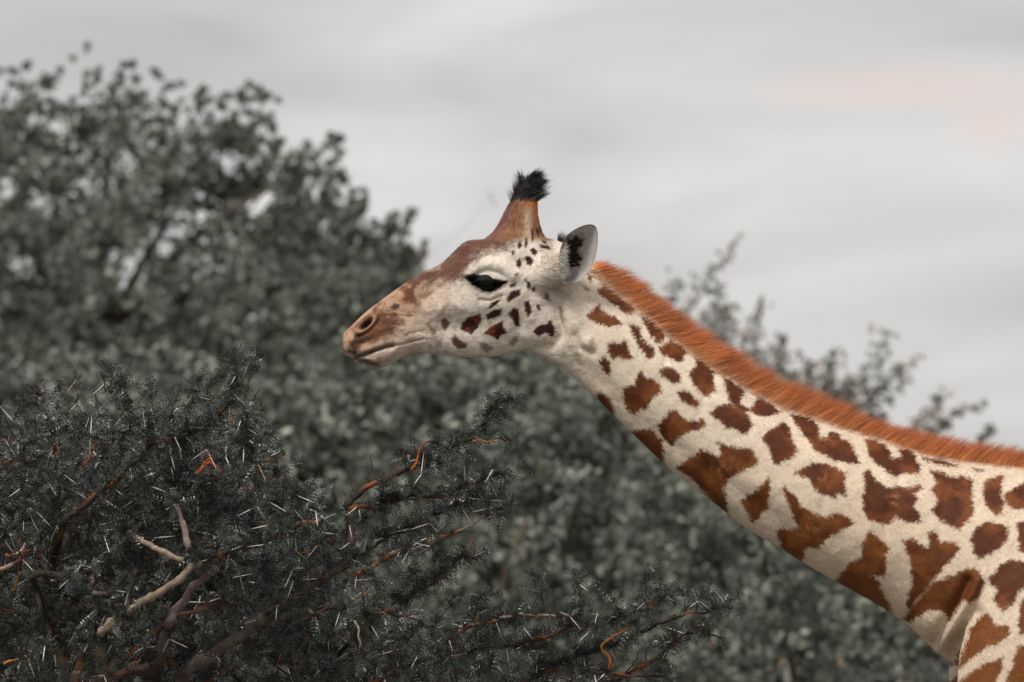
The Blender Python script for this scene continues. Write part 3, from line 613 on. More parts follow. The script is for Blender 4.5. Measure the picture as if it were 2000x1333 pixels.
CREAM = lin(238, 220, 198, .88); CREAM2 = lin(224, 198, 170, .88); GREYW = lin(234, 224, 213, .88)
BROWN = lin(116, 60, 26, .8); BROWN_D = lin(80, 38, 18, .8); BROWN_O = lin(138, 82, 38, .8); HEADSPOT = lin(66, 30, 22, .85)
def coat_color(V, jag=1.0):
    p = PX(V); n = len(V)
    j1 = np.stack([noise(V, 230, 1), noise(V, 230, 2)], 1) - .5; j2 = np.stack([noise(V, 60, 3), noise(V, 60, 4)], 1) - .5
    pj = p + (j1 * 9 + j2 * 4) * (jag * (.3 + .7 * sstep(1060, 1160, p[:, 0])))[:, None]
    nz = fbm(V, 22, 6); nf = fbm(V, 130, 8)
    headness = 1 - sstep(1040, 1200, p[:, 0])
    c = CREAM * (1 - .5 * sstep(1250, 1750, p[:, 0])[:, None]) + CREAM2 * .5 * sstep(1250, 1750, p[:, 0])[:, None]
    c = c * (1 - .6 * headness[:, None]) + GREYW * .6 * headness[:, None]
    c = c * (.88 + .22 * nz + .10 * (nf - .5))[:, None]
    def mixc(c, col, f): f = np.clip(f, 0, 1)[:, None]; return c * (1 - f) + np.asarray(col) * f
    hd = p[:, 0] < 1130
    # brown crown of the head, muzzle and horns
    zone = R1([(60, 1080), (60, 960), (270, 820), (430, 700), (640, 580), (740, 480), (900, 450), (1000, 300), (1080, 60), (1300, 60), (1220, 300), (1200, 400), (1150, 420), (1085, 410), (1075, 480), (1030, 540), (900, 572), (830, 610), (770, 705), (690, 735), (610, 745), (540, 800), (520, 880), (460, 940), (400, 1000), (330, 1070), (250, 1112), (160, 1145), (95, 1128)])
    idx = np.where(hd)[0]; ph = pj[idx]; vh = V[idx]; ch = c[idx]
    sd = poly_sd(ph, zone); f = 1 - sstep(-16, 12, sd + (fbm(vh, 50, 12) - .5) * 30 + (noise(vh, 330, 13) - .5) * 14)
    tone = fbm(vh, 26, 14) + (noise(vh, 300, 17) - .5) * .16; x = p[idx, 0]; y = p[idx, 1]
    purple = lin(114, 80, 64, .92); orange = lin(160, 110, 74, .92); dark = lin(80, 50, 38, .92)
    wf = sstep(780, 860, x)[:, None]
    zc = orange * (1 - wf) + purple * wf
    zc = zc * (.8 + .4 * fbm(vh, 90, 15))[:, None]
    zc = mixc(zc, dark, sstep(.46, .60, tone) * .8)
    zc = mixc(zc, CREAM * .8, sstep(.54, .36, tone) * .35 * (x < 860))
    ch = mixc(ch, CREAM * 0 + lin(200, 160, 132, .9), (1 - sstep(0, 75, sd + (noise(vh, 330, 18) - .5) * 40)) * .6 * (x < 880))
    ch = ch * (.90 + .2 * fbm(vh, 70, 19))[:, None]; ch = mixc(ch, lin(150, 118, 96), sstep(.58, .72, fbm(vh, 48, 21)) * .4 * (x < 960)); ch = ch * (1 - f[:, None]) + zc * f[:, None]
    # horn: orange-brown, pale streak behind, black top
    horn = (1 - sstep(462, 480, y)) * (x > 940) * (x < 1080)
    hc = lin(150, 104, 74, .92) * (.5 + 1.0 * fbm(vh * np.array([3, 3, 1]), 60, 16))[:, None]
    hc = mixc(hc, lin(190, 118, 60, .92), sstep(1020, 1044, x) * sstep(455, 400, y))
    hc = mixc(hc, lin(205, 180, 150, .9), np.exp(-((x - 1031) / 9) ** 2) * sstep(395, 425, y))
    hc = mixc(hc, lin(120, 84, 76, .9), sstep(24, 6, (x - (1000 - (y - 393) * .58))) * .9)
    ch = ch * (1 - horn[:, None]) + hc * horn[:, None]
    ch = mixc(ch, (.012, .011, .011), sstep(392, 384, y + (noise(vh, 150, 20) - .5) * 16 - np.abs(x - 1028) * .25) * (x > 985))
    for pl, col, sft, am in (([(530, 745), (600, 690), (680, 650), (720, 655), (650, 700), (560, 760)], dark, 8, .8), ([(500, 810), (560, 780), (620, 775), (580, 815), (540, 840)], lin(120, 70, 48), 7, .75),
                             ([(345, 872), (375, 850), (412, 856), (400, 882), (365, 892)], lin(70, 42, 36), 3, .92), ([(120, 1110), (125, 1070), (150, 1020), (175, 1010), (185, 1045), (215, 1050), (195, 1075), (160, 1085), (150, 1115)], lin(60, 32, 26), 5, .9),
                             ([(85, 1060), (140, 990), (150, 985), (120, 1040), (105, 1130), (88, 1130)], lin(205, 165, 140), 5, .6), ([(240, 890), (330, 870), (400, 900), (360, 950), (290, 920)], lin(104, 72, 54), 8, .5), ([(260, 1000), (300, 940), (330, 990), (290, 1060), (230, 1080)], lin(122, 78, 50), 9, .55),  # first patch: pale highlight on the nose front, put into the skin colour
                             ([(150, 1160), (200, 1155), (300, 1195), (290, 1215), (230, 1205), (180, 1185)], lin(66, 46, 38), 5, .75), ([(640, 690), (760, 560), (880, 530), (820, 610), (760, 690), (700, 720)], lin(104, 70, 60), 10, .55), ([(900, 500), (780, 490), (700, 570), (760, 560)], lin(100, 56, 48), 6, .6)):
        ch = mixc(ch, np.asarray(col), (1 - sstep(-sft, sft * .6, poly_sd(ph, R1(pl)))) * am)
    # nostril rim, lips
    cc, ss = math.cos(math.radians(-42)), math.sin(math.radians(-42)); q = p[idx] - np.array([713.5, 634.])
    e = np.hypot((q[:, 0] * cc + q[:, 1] * ss) / 14, (-q[:, 0] * ss + q[:, 1] * cc) / 6)
    ch = mixc(ch, lin(176, 138, 112), np.exp(-((e - 1.55) / .35) ** 2) * .85); ch = mixc(ch, (.012, .008, .007), 1 - sstep(.7, 1.0, e))  # black inside the nostril: shade of the hollow put into the colour
    ml = line_d(p[idx], R1([(150, 1158), (215, 1140), (270, 1118), (320, 1100), (365, 1092)])); ch = mixc(ch, lin(52, 40, 36), np.exp(-(ml / 3.2) ** 2) * .9)  # mouth crease: dark lip skin and the crease's shade in one colour
    ml2 = line_d(p[idx], R1([(365, 1092), (430, 1082), (500, 1062), (535, 1056)])); ch = mixc(ch, lin(70, 56, 48), np.exp(-(ml2 / 1.8) ** 2) * (.25 + .6 * np.exp(-((x - 806) / 14) ** 2)))
    c[idx] = ch
    # spots
    def spots(c, polys, col, soft, hi=None):
        for k, pl in enumerate(polys):
            pl = np.asarray(pl); lo, h2 = pl.min(0) - 14, pl.max(0) + 14
            m = np.where((pj > lo).all(1) & (pj < h2).all(1))[0]
            if not len(m): continue
            sdm = poly_sd(pj[m], pl); f = 1 - sstep(-soft, soft, sdm)
            t = fbm(V[m], 20, 30 + k % 5); cc = np.asarray(col)[None] * np.ones((len(m), 1))
            if hi is not None:
                big = np.sqrt((h2 - lo).prod())
                cc = mixc(cc, BROWN_D, sstep(.42, .62, t) * .7); cc = mixc(cc, BROWN_O, sstep(.5, .34, t) * .6 + sstep(-20, 150, pl[:, 1].mean() - (pl[:, 0].mean() * .45 + 250)) * .8)
                cen = pl.mean(0); dd = np.hypot(*(pj[m] - cen).T); cc = mixc(cc, lin(170, 112, 74), np.exp(-(dd / (big * .10)) ** 2) * sstep(.5, .62, fbm(V[m], 110, 41)) * .8 * (k in (20, 24, 27, 26, 22)))
            cc = cc * (.82 + .36 * nf[m])[:, None]
            c[m] = c[m] * (1 - f[:, None]) + cc * f[:, None]
        return c
    c = spots(c, SPOTS_NECK, BROWN, 3.2, True)
    c = spots(c, SPOTS_HEAD, HEADSPOT, 2.2)
    for pl in (SPOTS_HEAD[0], SPOTS_HEAD[1]):
        m = np.where(poly_sd(pj, pl) < -2)[0]; c[m] = mixc(c[m], lin(118, 58, 40) * (.8 + .4 * nf[m])[:, None], sstep(.4, .55, fbm(V[m], 40, 50)) * .8)
    for pl, a in SPOTS_AND_SHADE:
        f = (1 - sstep(-4, 3, poly_sd(pj, pl))) * min(1, a * 1.35); c = mixc(c, lin(96, 66, 50), f)
    # eye surround
    c = mixc(c, (.010, .009, .009), 1 - sstep(-1.5, 4.0 + 4 * (pj[:, 1] > 556), poly_sd(pj, EYE_POLY) + (noise(V, 260, 61) - .5) * 3))
    c = mixc(c, (.015, .011, .010), 1 - sstep(0, 4.5, poly_sd(pj, R1([(780, 705), (830, 690), (870, 700), (840, 740), (800, 725)]))))
    c = mixc(c, lin(60, 34, 28), 1 - sstep(-2, 2, poly_sd(pj, R1([(970, 722), (1020, 730), (1000, 750), (960, 755)]))))
    c = mixc(c, lin(232, 226, 220, .85), .5 * (1 - sstep(-4, 5, poly_sd(pj, R1([(870, 690), (880, 660), (940, 645), (1000, 675), (1015, 715), (975, 715), (930, 690)])))) * .7)  # white brow crescent: highlight of the lid ridge put into the colour
    # whole skin beyond the picture: ragged plates
    far = np.where((p[:, 0] > 2012) | (p[:, 1] > 1345))[0]
    if len(far):
        sr = np.random.default_rng(3); seeds = np.stack([sr.uniform(1.1, 3.2, 260), sr.uniform(-.45, .45, 260), sr.uniform(.6, 2.7, 260)], 1)
        P3 = V[far] + (np.stack([noise(V[far], 40, 70 + k) for k in range(3)], 1) - .5) * .03
        d1 = np.full(len(far), 9.); d2 = np.full(len(far), 9.)
        for s in seeds:
            dd = np.linalg.norm(P3 - s, axis=1); d2 = np.where(dd < d1, d1, np.minimum(d2, dd)); d1 = np.minimum(d1, dd)
        f = sstep(.022, .034, d2 - d1) * sstep(2330, 2200, p[far, 1]); w = sstep(2012, 2040, p[far, 0]) + sstep(1345, 1365, p[far, 1])
        c[far] = mixc(c[far], BROWN * (.8 + .4 * nz[far])[:, None], f * np.clip(w, 0, 1))
        hoof = far[p[far, 1] > 2650]; c[hoof] = lin(60, 50, 44)
    return c

def build_giraffe():
    g = empty('giraffe', (W(2400, 0)[0], 0, 0), 'spotted giraffe with orange mane stretching its neck out to the left', 'giraffe')
    me = build_body_mesh()
    bm = bmesh.new(); bm.from_mesh(me)
    for lim, zmin in ((2045, 1375), (1135, 765)):
        xl = W(lim, 0)[0]; zl = W(0, zmin)[2]
        hf = [f for f in bm.faces if f.verts[0].co.x < xl and f.verts[0].co.z > zl]
        bmesh.ops.subdivide_edges(bm, edges=list({e for f in hf for e in f.edges}), cuts=1, use_grid_fill=True)
    bmesh.ops.triangulate(bm, faces=[f for f in bm.faces if len(f.verts) > 4])
    bm.to_mesh(me); bm.free(); me.update()
    V = get_co(me); p = PX(V)
    V = laplace(me, V, 9)
    # soften the joints of horns, ears and legs
    w = np.exp(-((p[:, 1] - 470) / 26) ** 2) * (p[:, 0] > 930) * (p[:, 0] < 1090)
    w = np.maximum(w, np.exp(-(np.hypot(p[:, 0] - 1062, p[:, 1] - 540) / 45) ** 2) * .9)
    w = np.maximum(w, sstep(1890, 1960, p[:, 0]) * sstep(1000, 1060, p[:, 1]) * sstep(1500, 1420, p[:, 1]) * .8)
    V = laplace(me, V, 26, w)
    me.vertices.foreach_set('co', V.astype(np.float32).ravel()); me.update()
    V = sculpt(V, get_no(me))
    me.vertices.foreach_set('co', V.astype(np.float32).ravel()); me.update()
    V = laplace(me, V, 1, np.full(len(V), .6)); me.vertices.foreach_set('co', V.astype(np.float32).ravel()); me.update()
    set_col(me, coat_color(V))
    me.polygons.foreach_set('use_smooth', np.ones(len(me.polygons), bool))
    body = mobj('body', me, M_SKIN, g)

    # ---- short coat: flat hairs lying along the skin
    Nn = get_no(me); p = PX(V)
    me.calc_loop_triangles(); tr = np.empty(len(me.loop_triangles) * 3, np.int32); me.loop_triangles.foreach_get('vertices', tr); tr = tr.reshape(-1, 3)
    c = V[tr].mean(1); pc = PX(c); ar = np.linalg.norm(np.cross(V[tr[:, 1]] - V[tr[:, 0]], V[tr[:, 2]] - V[tr[:, 0]]), axis=1)
    wt = ar * np.where(c[:, 1] < .01, 1, .22) * ((pc[:, 0] < 2060) & (pc[:, 1] < 1390))
    u, v = eye_q(pc, 44, 18); wt[np.hypot(u, v) < 1] = 0
    wt[np.hypot(pc[:, 0] - 713, pc[:, 1] - 634) < 17] = 0
    wt *= np.where(pc[:, 0] < 1080, 1.25, 1)
    n = 200000
    f = rng.choice(len(tr), n, p=wt / wt.sum()); r1 = np.sqrt(rng.random((n, 1))); r2 = rng.random((n, 1))
    b0, b1, b2 = 1 - r1, r1 * (1 - r2), r1 * r2
    root = V[tr[f, 0]] * b0 + V[tr[f, 1]] * b1 + V[tr[f, 2]] * b2; nn = unit(Nn[tr[f, 0]] * b0 + Nn[tr[f, 1]] * b1 + Nn[tr[f, 2]] * b2)
    pr = PX(root); x, y = pr.T
    hd = 1 - sstep(1020, 1180, x)
    ang = np.where(x < 1100, 20, -52) * 1.0; ang = ang * 0 + (25 * hd + (1 - hd) * (-58 + 18 * sstep(1300, 1900, x)))
    ang = ang + (fbm(root, 7, 80) - .5) * 34
    horn = (y < 455) & (x > 960) & (x < 1080); ang = np.where(horn, 75, ang)
    fl = np.stack([np.cos(np.radians(ang)), np.zeros(n), np.sin(np.radians(ang))], 1)
    fl = unit(fl - nn * (fl * nn).sum(1, keepdims=True) + rng.normal(size=(n, 3)) * .13)
    d = unit(fl + nn * rng.uniform(.08, .28, (n, 1)))
    Ln = np.where(x < 800, .006, np.where(x < 1060, .008,   .0095)) * rng.uniform(.6, 1.3, n); Ln = np.where(horn, .013, Ln); Ln = np.where((x > 1050) & (x < 1110) & (y > 490) & (y < 600), .02, Ln)
    col = coat_color(root) * rng.uniform(.72, 1.22, (n, 1))
    side = unit(np.cross(nn, d) + rng.normal(size=(n, 3)) * .25)
    a = Acc(); Vs, q, t, C = strands(root - nn * .0006, d, Ln, np.where(x < 1060, .0011, .0014), -nn * Ln[:, None] * .15, 2, side, col * .92, col * 1.05)
    a.add(Vs, q, t, C); o = a.build('coat_hair', M_FUR, g, True); o['kind'] = 'stuff'

    # ---- mane
    base = catmull(np.array([[*W(x, y)] for x, y in ((1150, 512), (1185, 547), (1244, 596), (1302, 646), (1352, 686), (1410, 726), (1469, 763), (1532, 795), (1604, 820), (1662, 840), (1730, 861), (1797, 884), (1865, 899), (1932, 908), (2000, 917), (2090, 928), (2200, 940))]), 800)
    topz = catmull(np.array([[*W(x, y)] for x, y in ((1172, 490), (1196, 496), (1238, 530), (1292, 571), (1346, 616), (1409, 656), (1463, 697), (1530, 733), (1598, 764), (1688, 805), (1778, 832), (1868, 854), (1935, 866), (1964, 868), (2003, 884), (2080, 905), (2200, 925))]), 800)
    n = 36000; i = rng.integers(0, 780, n)
    T = unit(np.gradient(base, axis=0)); up = np.stack([-T[:, 2], np.zeros(800), T[:, 0]], 1)
    yy = np.clip(rng.normal(size=n) * .016, -.034, .034)
    root = base[i] + T[i] * rng.normal(size=(n, 1)) * .004; root[:, 1] = yy
    root -= up[i] * (np.abs(yy)[:, None] * .75 + .012)
    dcl = np.linalg.norm(topz[np.clip(i + 0, 0, 799)] - base[i], axis=1)
    hgt = np.array([np.min(np.linalg.norm(topz - b, axis=1)) for b in base[::8]]); hgt = np.interp(np.arange(800), np.arange(0, 800, 8), hgt)
    clump = fbm(root * np.array([1, .6, 1]), 55, 90); cl2 = noise(root, 110, 93)
    lean = np.radians(62 + (clump - .5) * 26 + rng.normal(size=n) * 6)
    d = T[i] * np.cos(lean)[:, None] + up[i] * np.sin(lean)[:, None]; d[:, 1] += yy * 9 + rng.normal(size=n) * .07; d = unit(d)
    L = (hgt[i] + .022) / np.sin(lean) * rng.uniform(.86, 1.04, n) * (.82 + .34 * clump) * np.where(rng.random(n) < .4, rng.uniform(.35, .85, n), 1)
    tint = (.50 + .90 * cl2)[:, None] * rng.uniform(.75, 1.25, (n, 1))
    c0 = lin(248, 216, 190, .97) * tint; cm = lin(240, 170, 112, .97) * tint; c1 = lin(186, 98, 52, .97) * tint * (.55 + .9 * noise(root, 60, 97))[:, None]
    pale = rng.random(n) < .04; c1[pale] = lin(225, 190, 165)
    bend = T[i] * (L * .10)[:, None] + rng.normal(size=(n, 3)) * .003 + (np.stack([noise(root, 75, 500 + q_) for q_ in range(3)], 1) - .5) * .015; L = L * np.where(rng.random(n) < .05, 1.15, 1)
    under = (rng.random(n) < .30) & (yy < 0); L = np.where(under, L * rng.uniform(.42, .6, n), L); root[under, 1] -= .004
    c1[under] = c0[under] * np.array([.95, .80, .68]); cm[under] = c0[under] * np.array([1, .9, .82])
    a = Acc(); a.add(*strands(root, d, L, rng.uniform(.0008, .0015, n), bend, 4, None, c0, c1, cm))
    a.build('mane', M_MANE, g, True)

    # ---- black tufts on the horns
    def tuft(s, dxp, n, tip):
        ax0, ax1 = W(1028 - 13 * (s > 0) * .8, 397), W(1041 - 13 * (s > 0), 344); f = rng.random(n) ** .8
        cen = ax0 + (ax1 - ax0) * f[:, None]; cen[:, 1] = s * (.05 + .006 * f); th = rng.uniform(0, 2 * np.pi, n)
        rad = np.interp(f, [0, .5, 1], [.0320, .025, .010]); out = np.stack([np.cos(th), np.sin(th) * .8, np.zeros(n)], 1)
        root = cen + out * rad[:, None] * .93
        d = unit(np.array([.25 + dxp, 0, 1.0]) + out * (.16 + .30 * f[:, None]) + rng.normal(size=(n, 3)) * .12)
        L = rng.uniform(.014, .029, n) * np.where(rng.random(n) < .07, 1.6, 1) * (1.05 - .3 * f)
        b = (np.stack([noise(root, 120, 400 + q_) for q_ in range(3)], 1) - .5) * .030 + rng.normal(size=(n, 3)) * .003 + np.array([tip, 0, .0])
        k = np.tile(np.array([.012, .011, .012]), (n, 1)) * rng.uniform(.5, 1.8, (n, 1))
        a = Acc(); a.add(*strands(root, d, L, rng.uniform(.0007, .0014, n), b, 4, None, k, k * 1.2)); return a.build('horn_tuft', M_BLACKHAIR, g, True)
    tuft(-1, .85, 2400, .012); tuft(1, -.24, 1000, -.004)
    # short dark hair at the start of the mane between the ears
    n = 260; root = np.stack([W(1100, 460)[0] + rng.uniform(-.016, .016, n), rng.uniform(-.01, .05, n), np.zeros(n)], 1); root[:, 2] = W(0, 474)[2] - (root[:, 0] - W(1100, 0)[0]) * .5
    d = unit(np.array([.35, 0, 1]) + rng.normal(size=(n, 3)) * .3); k = np.tile([.03, .03, .03], (n, 1))
    a = Acc(); a.add(*strands(root, d, rng.uniform(.01, .032, n), .0012, rng.normal(size=(n, 3)) * .004, 3, None, k, k)); a.build('forelock', M_BLACKHAIR, g, True)

    # ---- ears
    out = np.array([(1094, 492), (1101, 473), (1116, 458), (1136, 447.5), (1153, 444.5), (1163, 450), (1166.5, 466), (1165, 492), (1157, 522), (1141, 544), (1122, 556), (1106, 560), (1096, 553), (1091, 538), (1090.5, 515)], float)
    O = catmull(np.vstack([np.c_[out, np.zeros(len(out))], [*out[0], 0]]), 97)[:96, :2]
    dark = R1([(1335,505),(1370,482),(1420,476),(1452,488),(1442,530),(1424,568),(1444,592),(1432,640),(1392,652),(1356,675),(1334,697),(1303,694),(1298,672),(1340,650),(1345,600),(1340,560),(1334,530)])  # ear hollow: dark hair and the shadow inside, both put into the colour
    for s in (-1, 1):
        nr = 26; cen = np.array([1112., 522.]); a = Acc(); ny = len(O)
        for layer in (0, 1):
            Vv = []; rr = np.linspace(0, 1, nr)
            for r in rr:
                pp = cen + (O - cen) * r
                axp = ((pp - np.array([1095, 550])) @ np.array([.56, -.83])) / 120
                dep = .058 * (1 - r ** 2.4) * (1 - .35 * np.clip(axp, 0, 1)) + (layer * .0045 * (1 - r ** 8) + layer * .0008)
                w = np.array([W(*q) for q in pp]); rim = -.132 - .030 * axp + .016 * np.sin(np.arctan2(pp[:, 1] - cen[1], pp[:, 0] - cen[0])) * r
                w[:, 1] = rim + dep
                if layer: w[:, [0, 2]] = W(*cen)[[0, 2]] + (w[:, [0, 2]] - W(*cen)[[0, 2]]) * (1.0 - .012 * (1 - r))
                Vv.append(w)
            Vv = np.concatenate(Vv); i = np.arange(nr - 1)[:, None] * ny; j = np.arange(ny)[None]; j2 = (j + 1) % ny
            q = np.stack([i + j, i + j2, i + ny + j2, i + ny + j], -1).reshape(-1, 4)
            if layer: q = q[:, ::-1]
            pp = np.stack([1000 + Vv[:, 0] * S, 666.5 - (Vv[:, 2] - ZC) * S], 1); r = np.repeat(rr, ny)
            if layer == 0:
                cc = lin(196, 188, 184, .85) * (.82 + .36 * fbm(Vv, 60, 100))[:, None]
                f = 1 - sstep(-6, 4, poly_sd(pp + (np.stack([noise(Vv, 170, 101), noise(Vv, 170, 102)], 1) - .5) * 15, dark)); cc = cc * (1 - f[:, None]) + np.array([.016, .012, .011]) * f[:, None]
                f = sstep(.955, .985, r)[:, None] * .6; cc = cc * (1 - f) + lin(112, 96, 90) * f
            else: cc = np.tile(lin(216, 204, 190, .85), (len(Vv), 1))
            if s > 0: Vv = Vv * np.array([1, -1, 1]); Vv[:, 0] -= .012; q = q[:, ::-1]
            a.add(Vv, q, None, cc)
        o = a.build('ear', M_SKIN, g, True)
        n = 900; th = rng.uniform(0, 1, n); e0 = np.array([W(x, y) for x, y in catmull(np.array([(1098, 478, 0), (1092, 498, 0), (1089, 518, 0), (1091, 540, 0)]), 50)[:, :2]])
        root = e0[(th * 49).astype(int)]; root[:, 1] = -.142 - .012 * rng.random(n); d = unit(np.array([.75, -.18, -.12]) + rng.normal(size=(n, 3)) * np.array([.2, .2, .35])); k = np.tile(lin(226, 220, 212, .85), (n, 1)) * rng.uniform(.7, 1.1, (n, 1))
        if s > 0: root[:, 1] *= -1; d[:, 1] *= -1; root[:, 0] -= .012
        a = Acc(); a.add(*strands(root, d, rng.uniform(.014, .034, n) * np.interp(th, [0, .3, 1], [.4, 1, .9]), .0013, rng.normal(size=(n, 3)) * .003, 3, None, k, k)); a.build('ear_hair', M_FUR, o, True)

    # ---- eyes with lids and lashes
    for s in (-1, 1):
        m = (np.hypot(p[:, 0] - 951, p[:, 1] - 527) < 8) & (V[:, 1] * s > 0); ys = np.median(np.abs(V[m, 1]))
        ec = W(950, 552); R = .0285; ec[1] = s * (ys - .0305)
        th, ph = np.meshgrid(np.linspace(0, np.pi, 25), np.linspace(0, 2 * np.pi, 36, endpoint=False), indexing='ij')
        Vv = np.stack([np.sin(th) * np.cos(ph), np.cos(th), np.sin(th) * np.sin(ph)], -1).reshape(-1, 3) * R + ec
        q, t = ring_faces(25, 36, cap=False); a = Acc(); a.add(Vv, q, None); ey = a.build('eye', M_EYE, g, True)
        # lids: bands of a slightly larger ball, upper one heavy
        a = Acc()
        for lo, hi in ((4, 62), (-62, -30)):
            az = np.radians(np.linspace(-82, 82, 40)); el = np.radians(np.linspace(lo, hi, 8))
            k = np.cos(az); A, E = np.meshgrid(az, el, indexing='ij'); edge = np.radians(lo if lo > 0 else hi)
            E = np.where(np.abs(E - edge) < 1e-6, E * (.25 + .75 * k[:, None]), E); RR = R * 1.10
            X = np.stack([np.sin(A) * np.cos(E) * 1.15, -np.cos(A) * np.cos(E) * (-s) * -1 * (1 if s < 0 else 1), np.sin(E)], -1)
            X[..., 1] = s * np.cos(A) * np.cos(E)
            Vv = (X * RR).reshape(-1, 3) + ec
            i = np.arange(39)[:, None] * 8 + np.arange(7)[None]; q = np.stack([i, i + 1, i + 9, i + 8], -1).reshape(-1, 4)
            a.add(Vv, q, None, np.tile([.011, .010, .010], (len(Vv), 1)))
        a.build('eyelid', M_SKIN, ey, True)
        n = 260; az = np.radians(rng.uniform(-70, 75, n)); e0 = np.radians(4) * (.25 + .75 * np.cos(az))
        root = np.stack([np.sin(az) * np.cos(e0) * 1.15, s * np.cos(az) * np.cos(e0), np.sin(e0)], 1) * R * 1.11 + ec
        d = unit(np.stack([np.sin(az) * .8 - .1, np.full(n, s * .8), np.full(n, -.55)], 1) + rng.normal(size=(n, 3)) * .12); k = np.tile([.012, .01, .01], (n, 1))
        a = Acc(); a.add(*strands(root, d, rng.uniform(.012, .024, n), .0009, np.array([0, 0, .006]) * np.ones((n, 1)), 3, None, k, k)); a.build('eyelash', M_BLACKHAIR, ey, True)
    # ---- chin whiskers
    n = 60; root = np.array([W(x, y) for x, y in zip(rng.uniform(690, 775, n), np.full(n, 700.))]); root[:, 1] = rng.uniform(-.035, .02, n); xx = 1000 + root[:, 0] * S
    root[:, 2] = W(0, 0)[2] + (0 - np.interp(xx, [690, 722, 748, 772, 780], [702, 715, 718, 705, 700])) / S
    d = unit(np.array([.25, -.2, -1]) + rng.normal(size=(n, 3)) * .35); k = np.tile(lin(215, 208, 200, .8), (n, 1))
    a = Acc(); a.add(*strands(root, d, rng.uniform(.006, .018, n), .0005, rng.normal(size=(n, 3)) * .003, 3, None, k, k)); a.build('whisker', M_FUR, g, True)
build_giraffe()

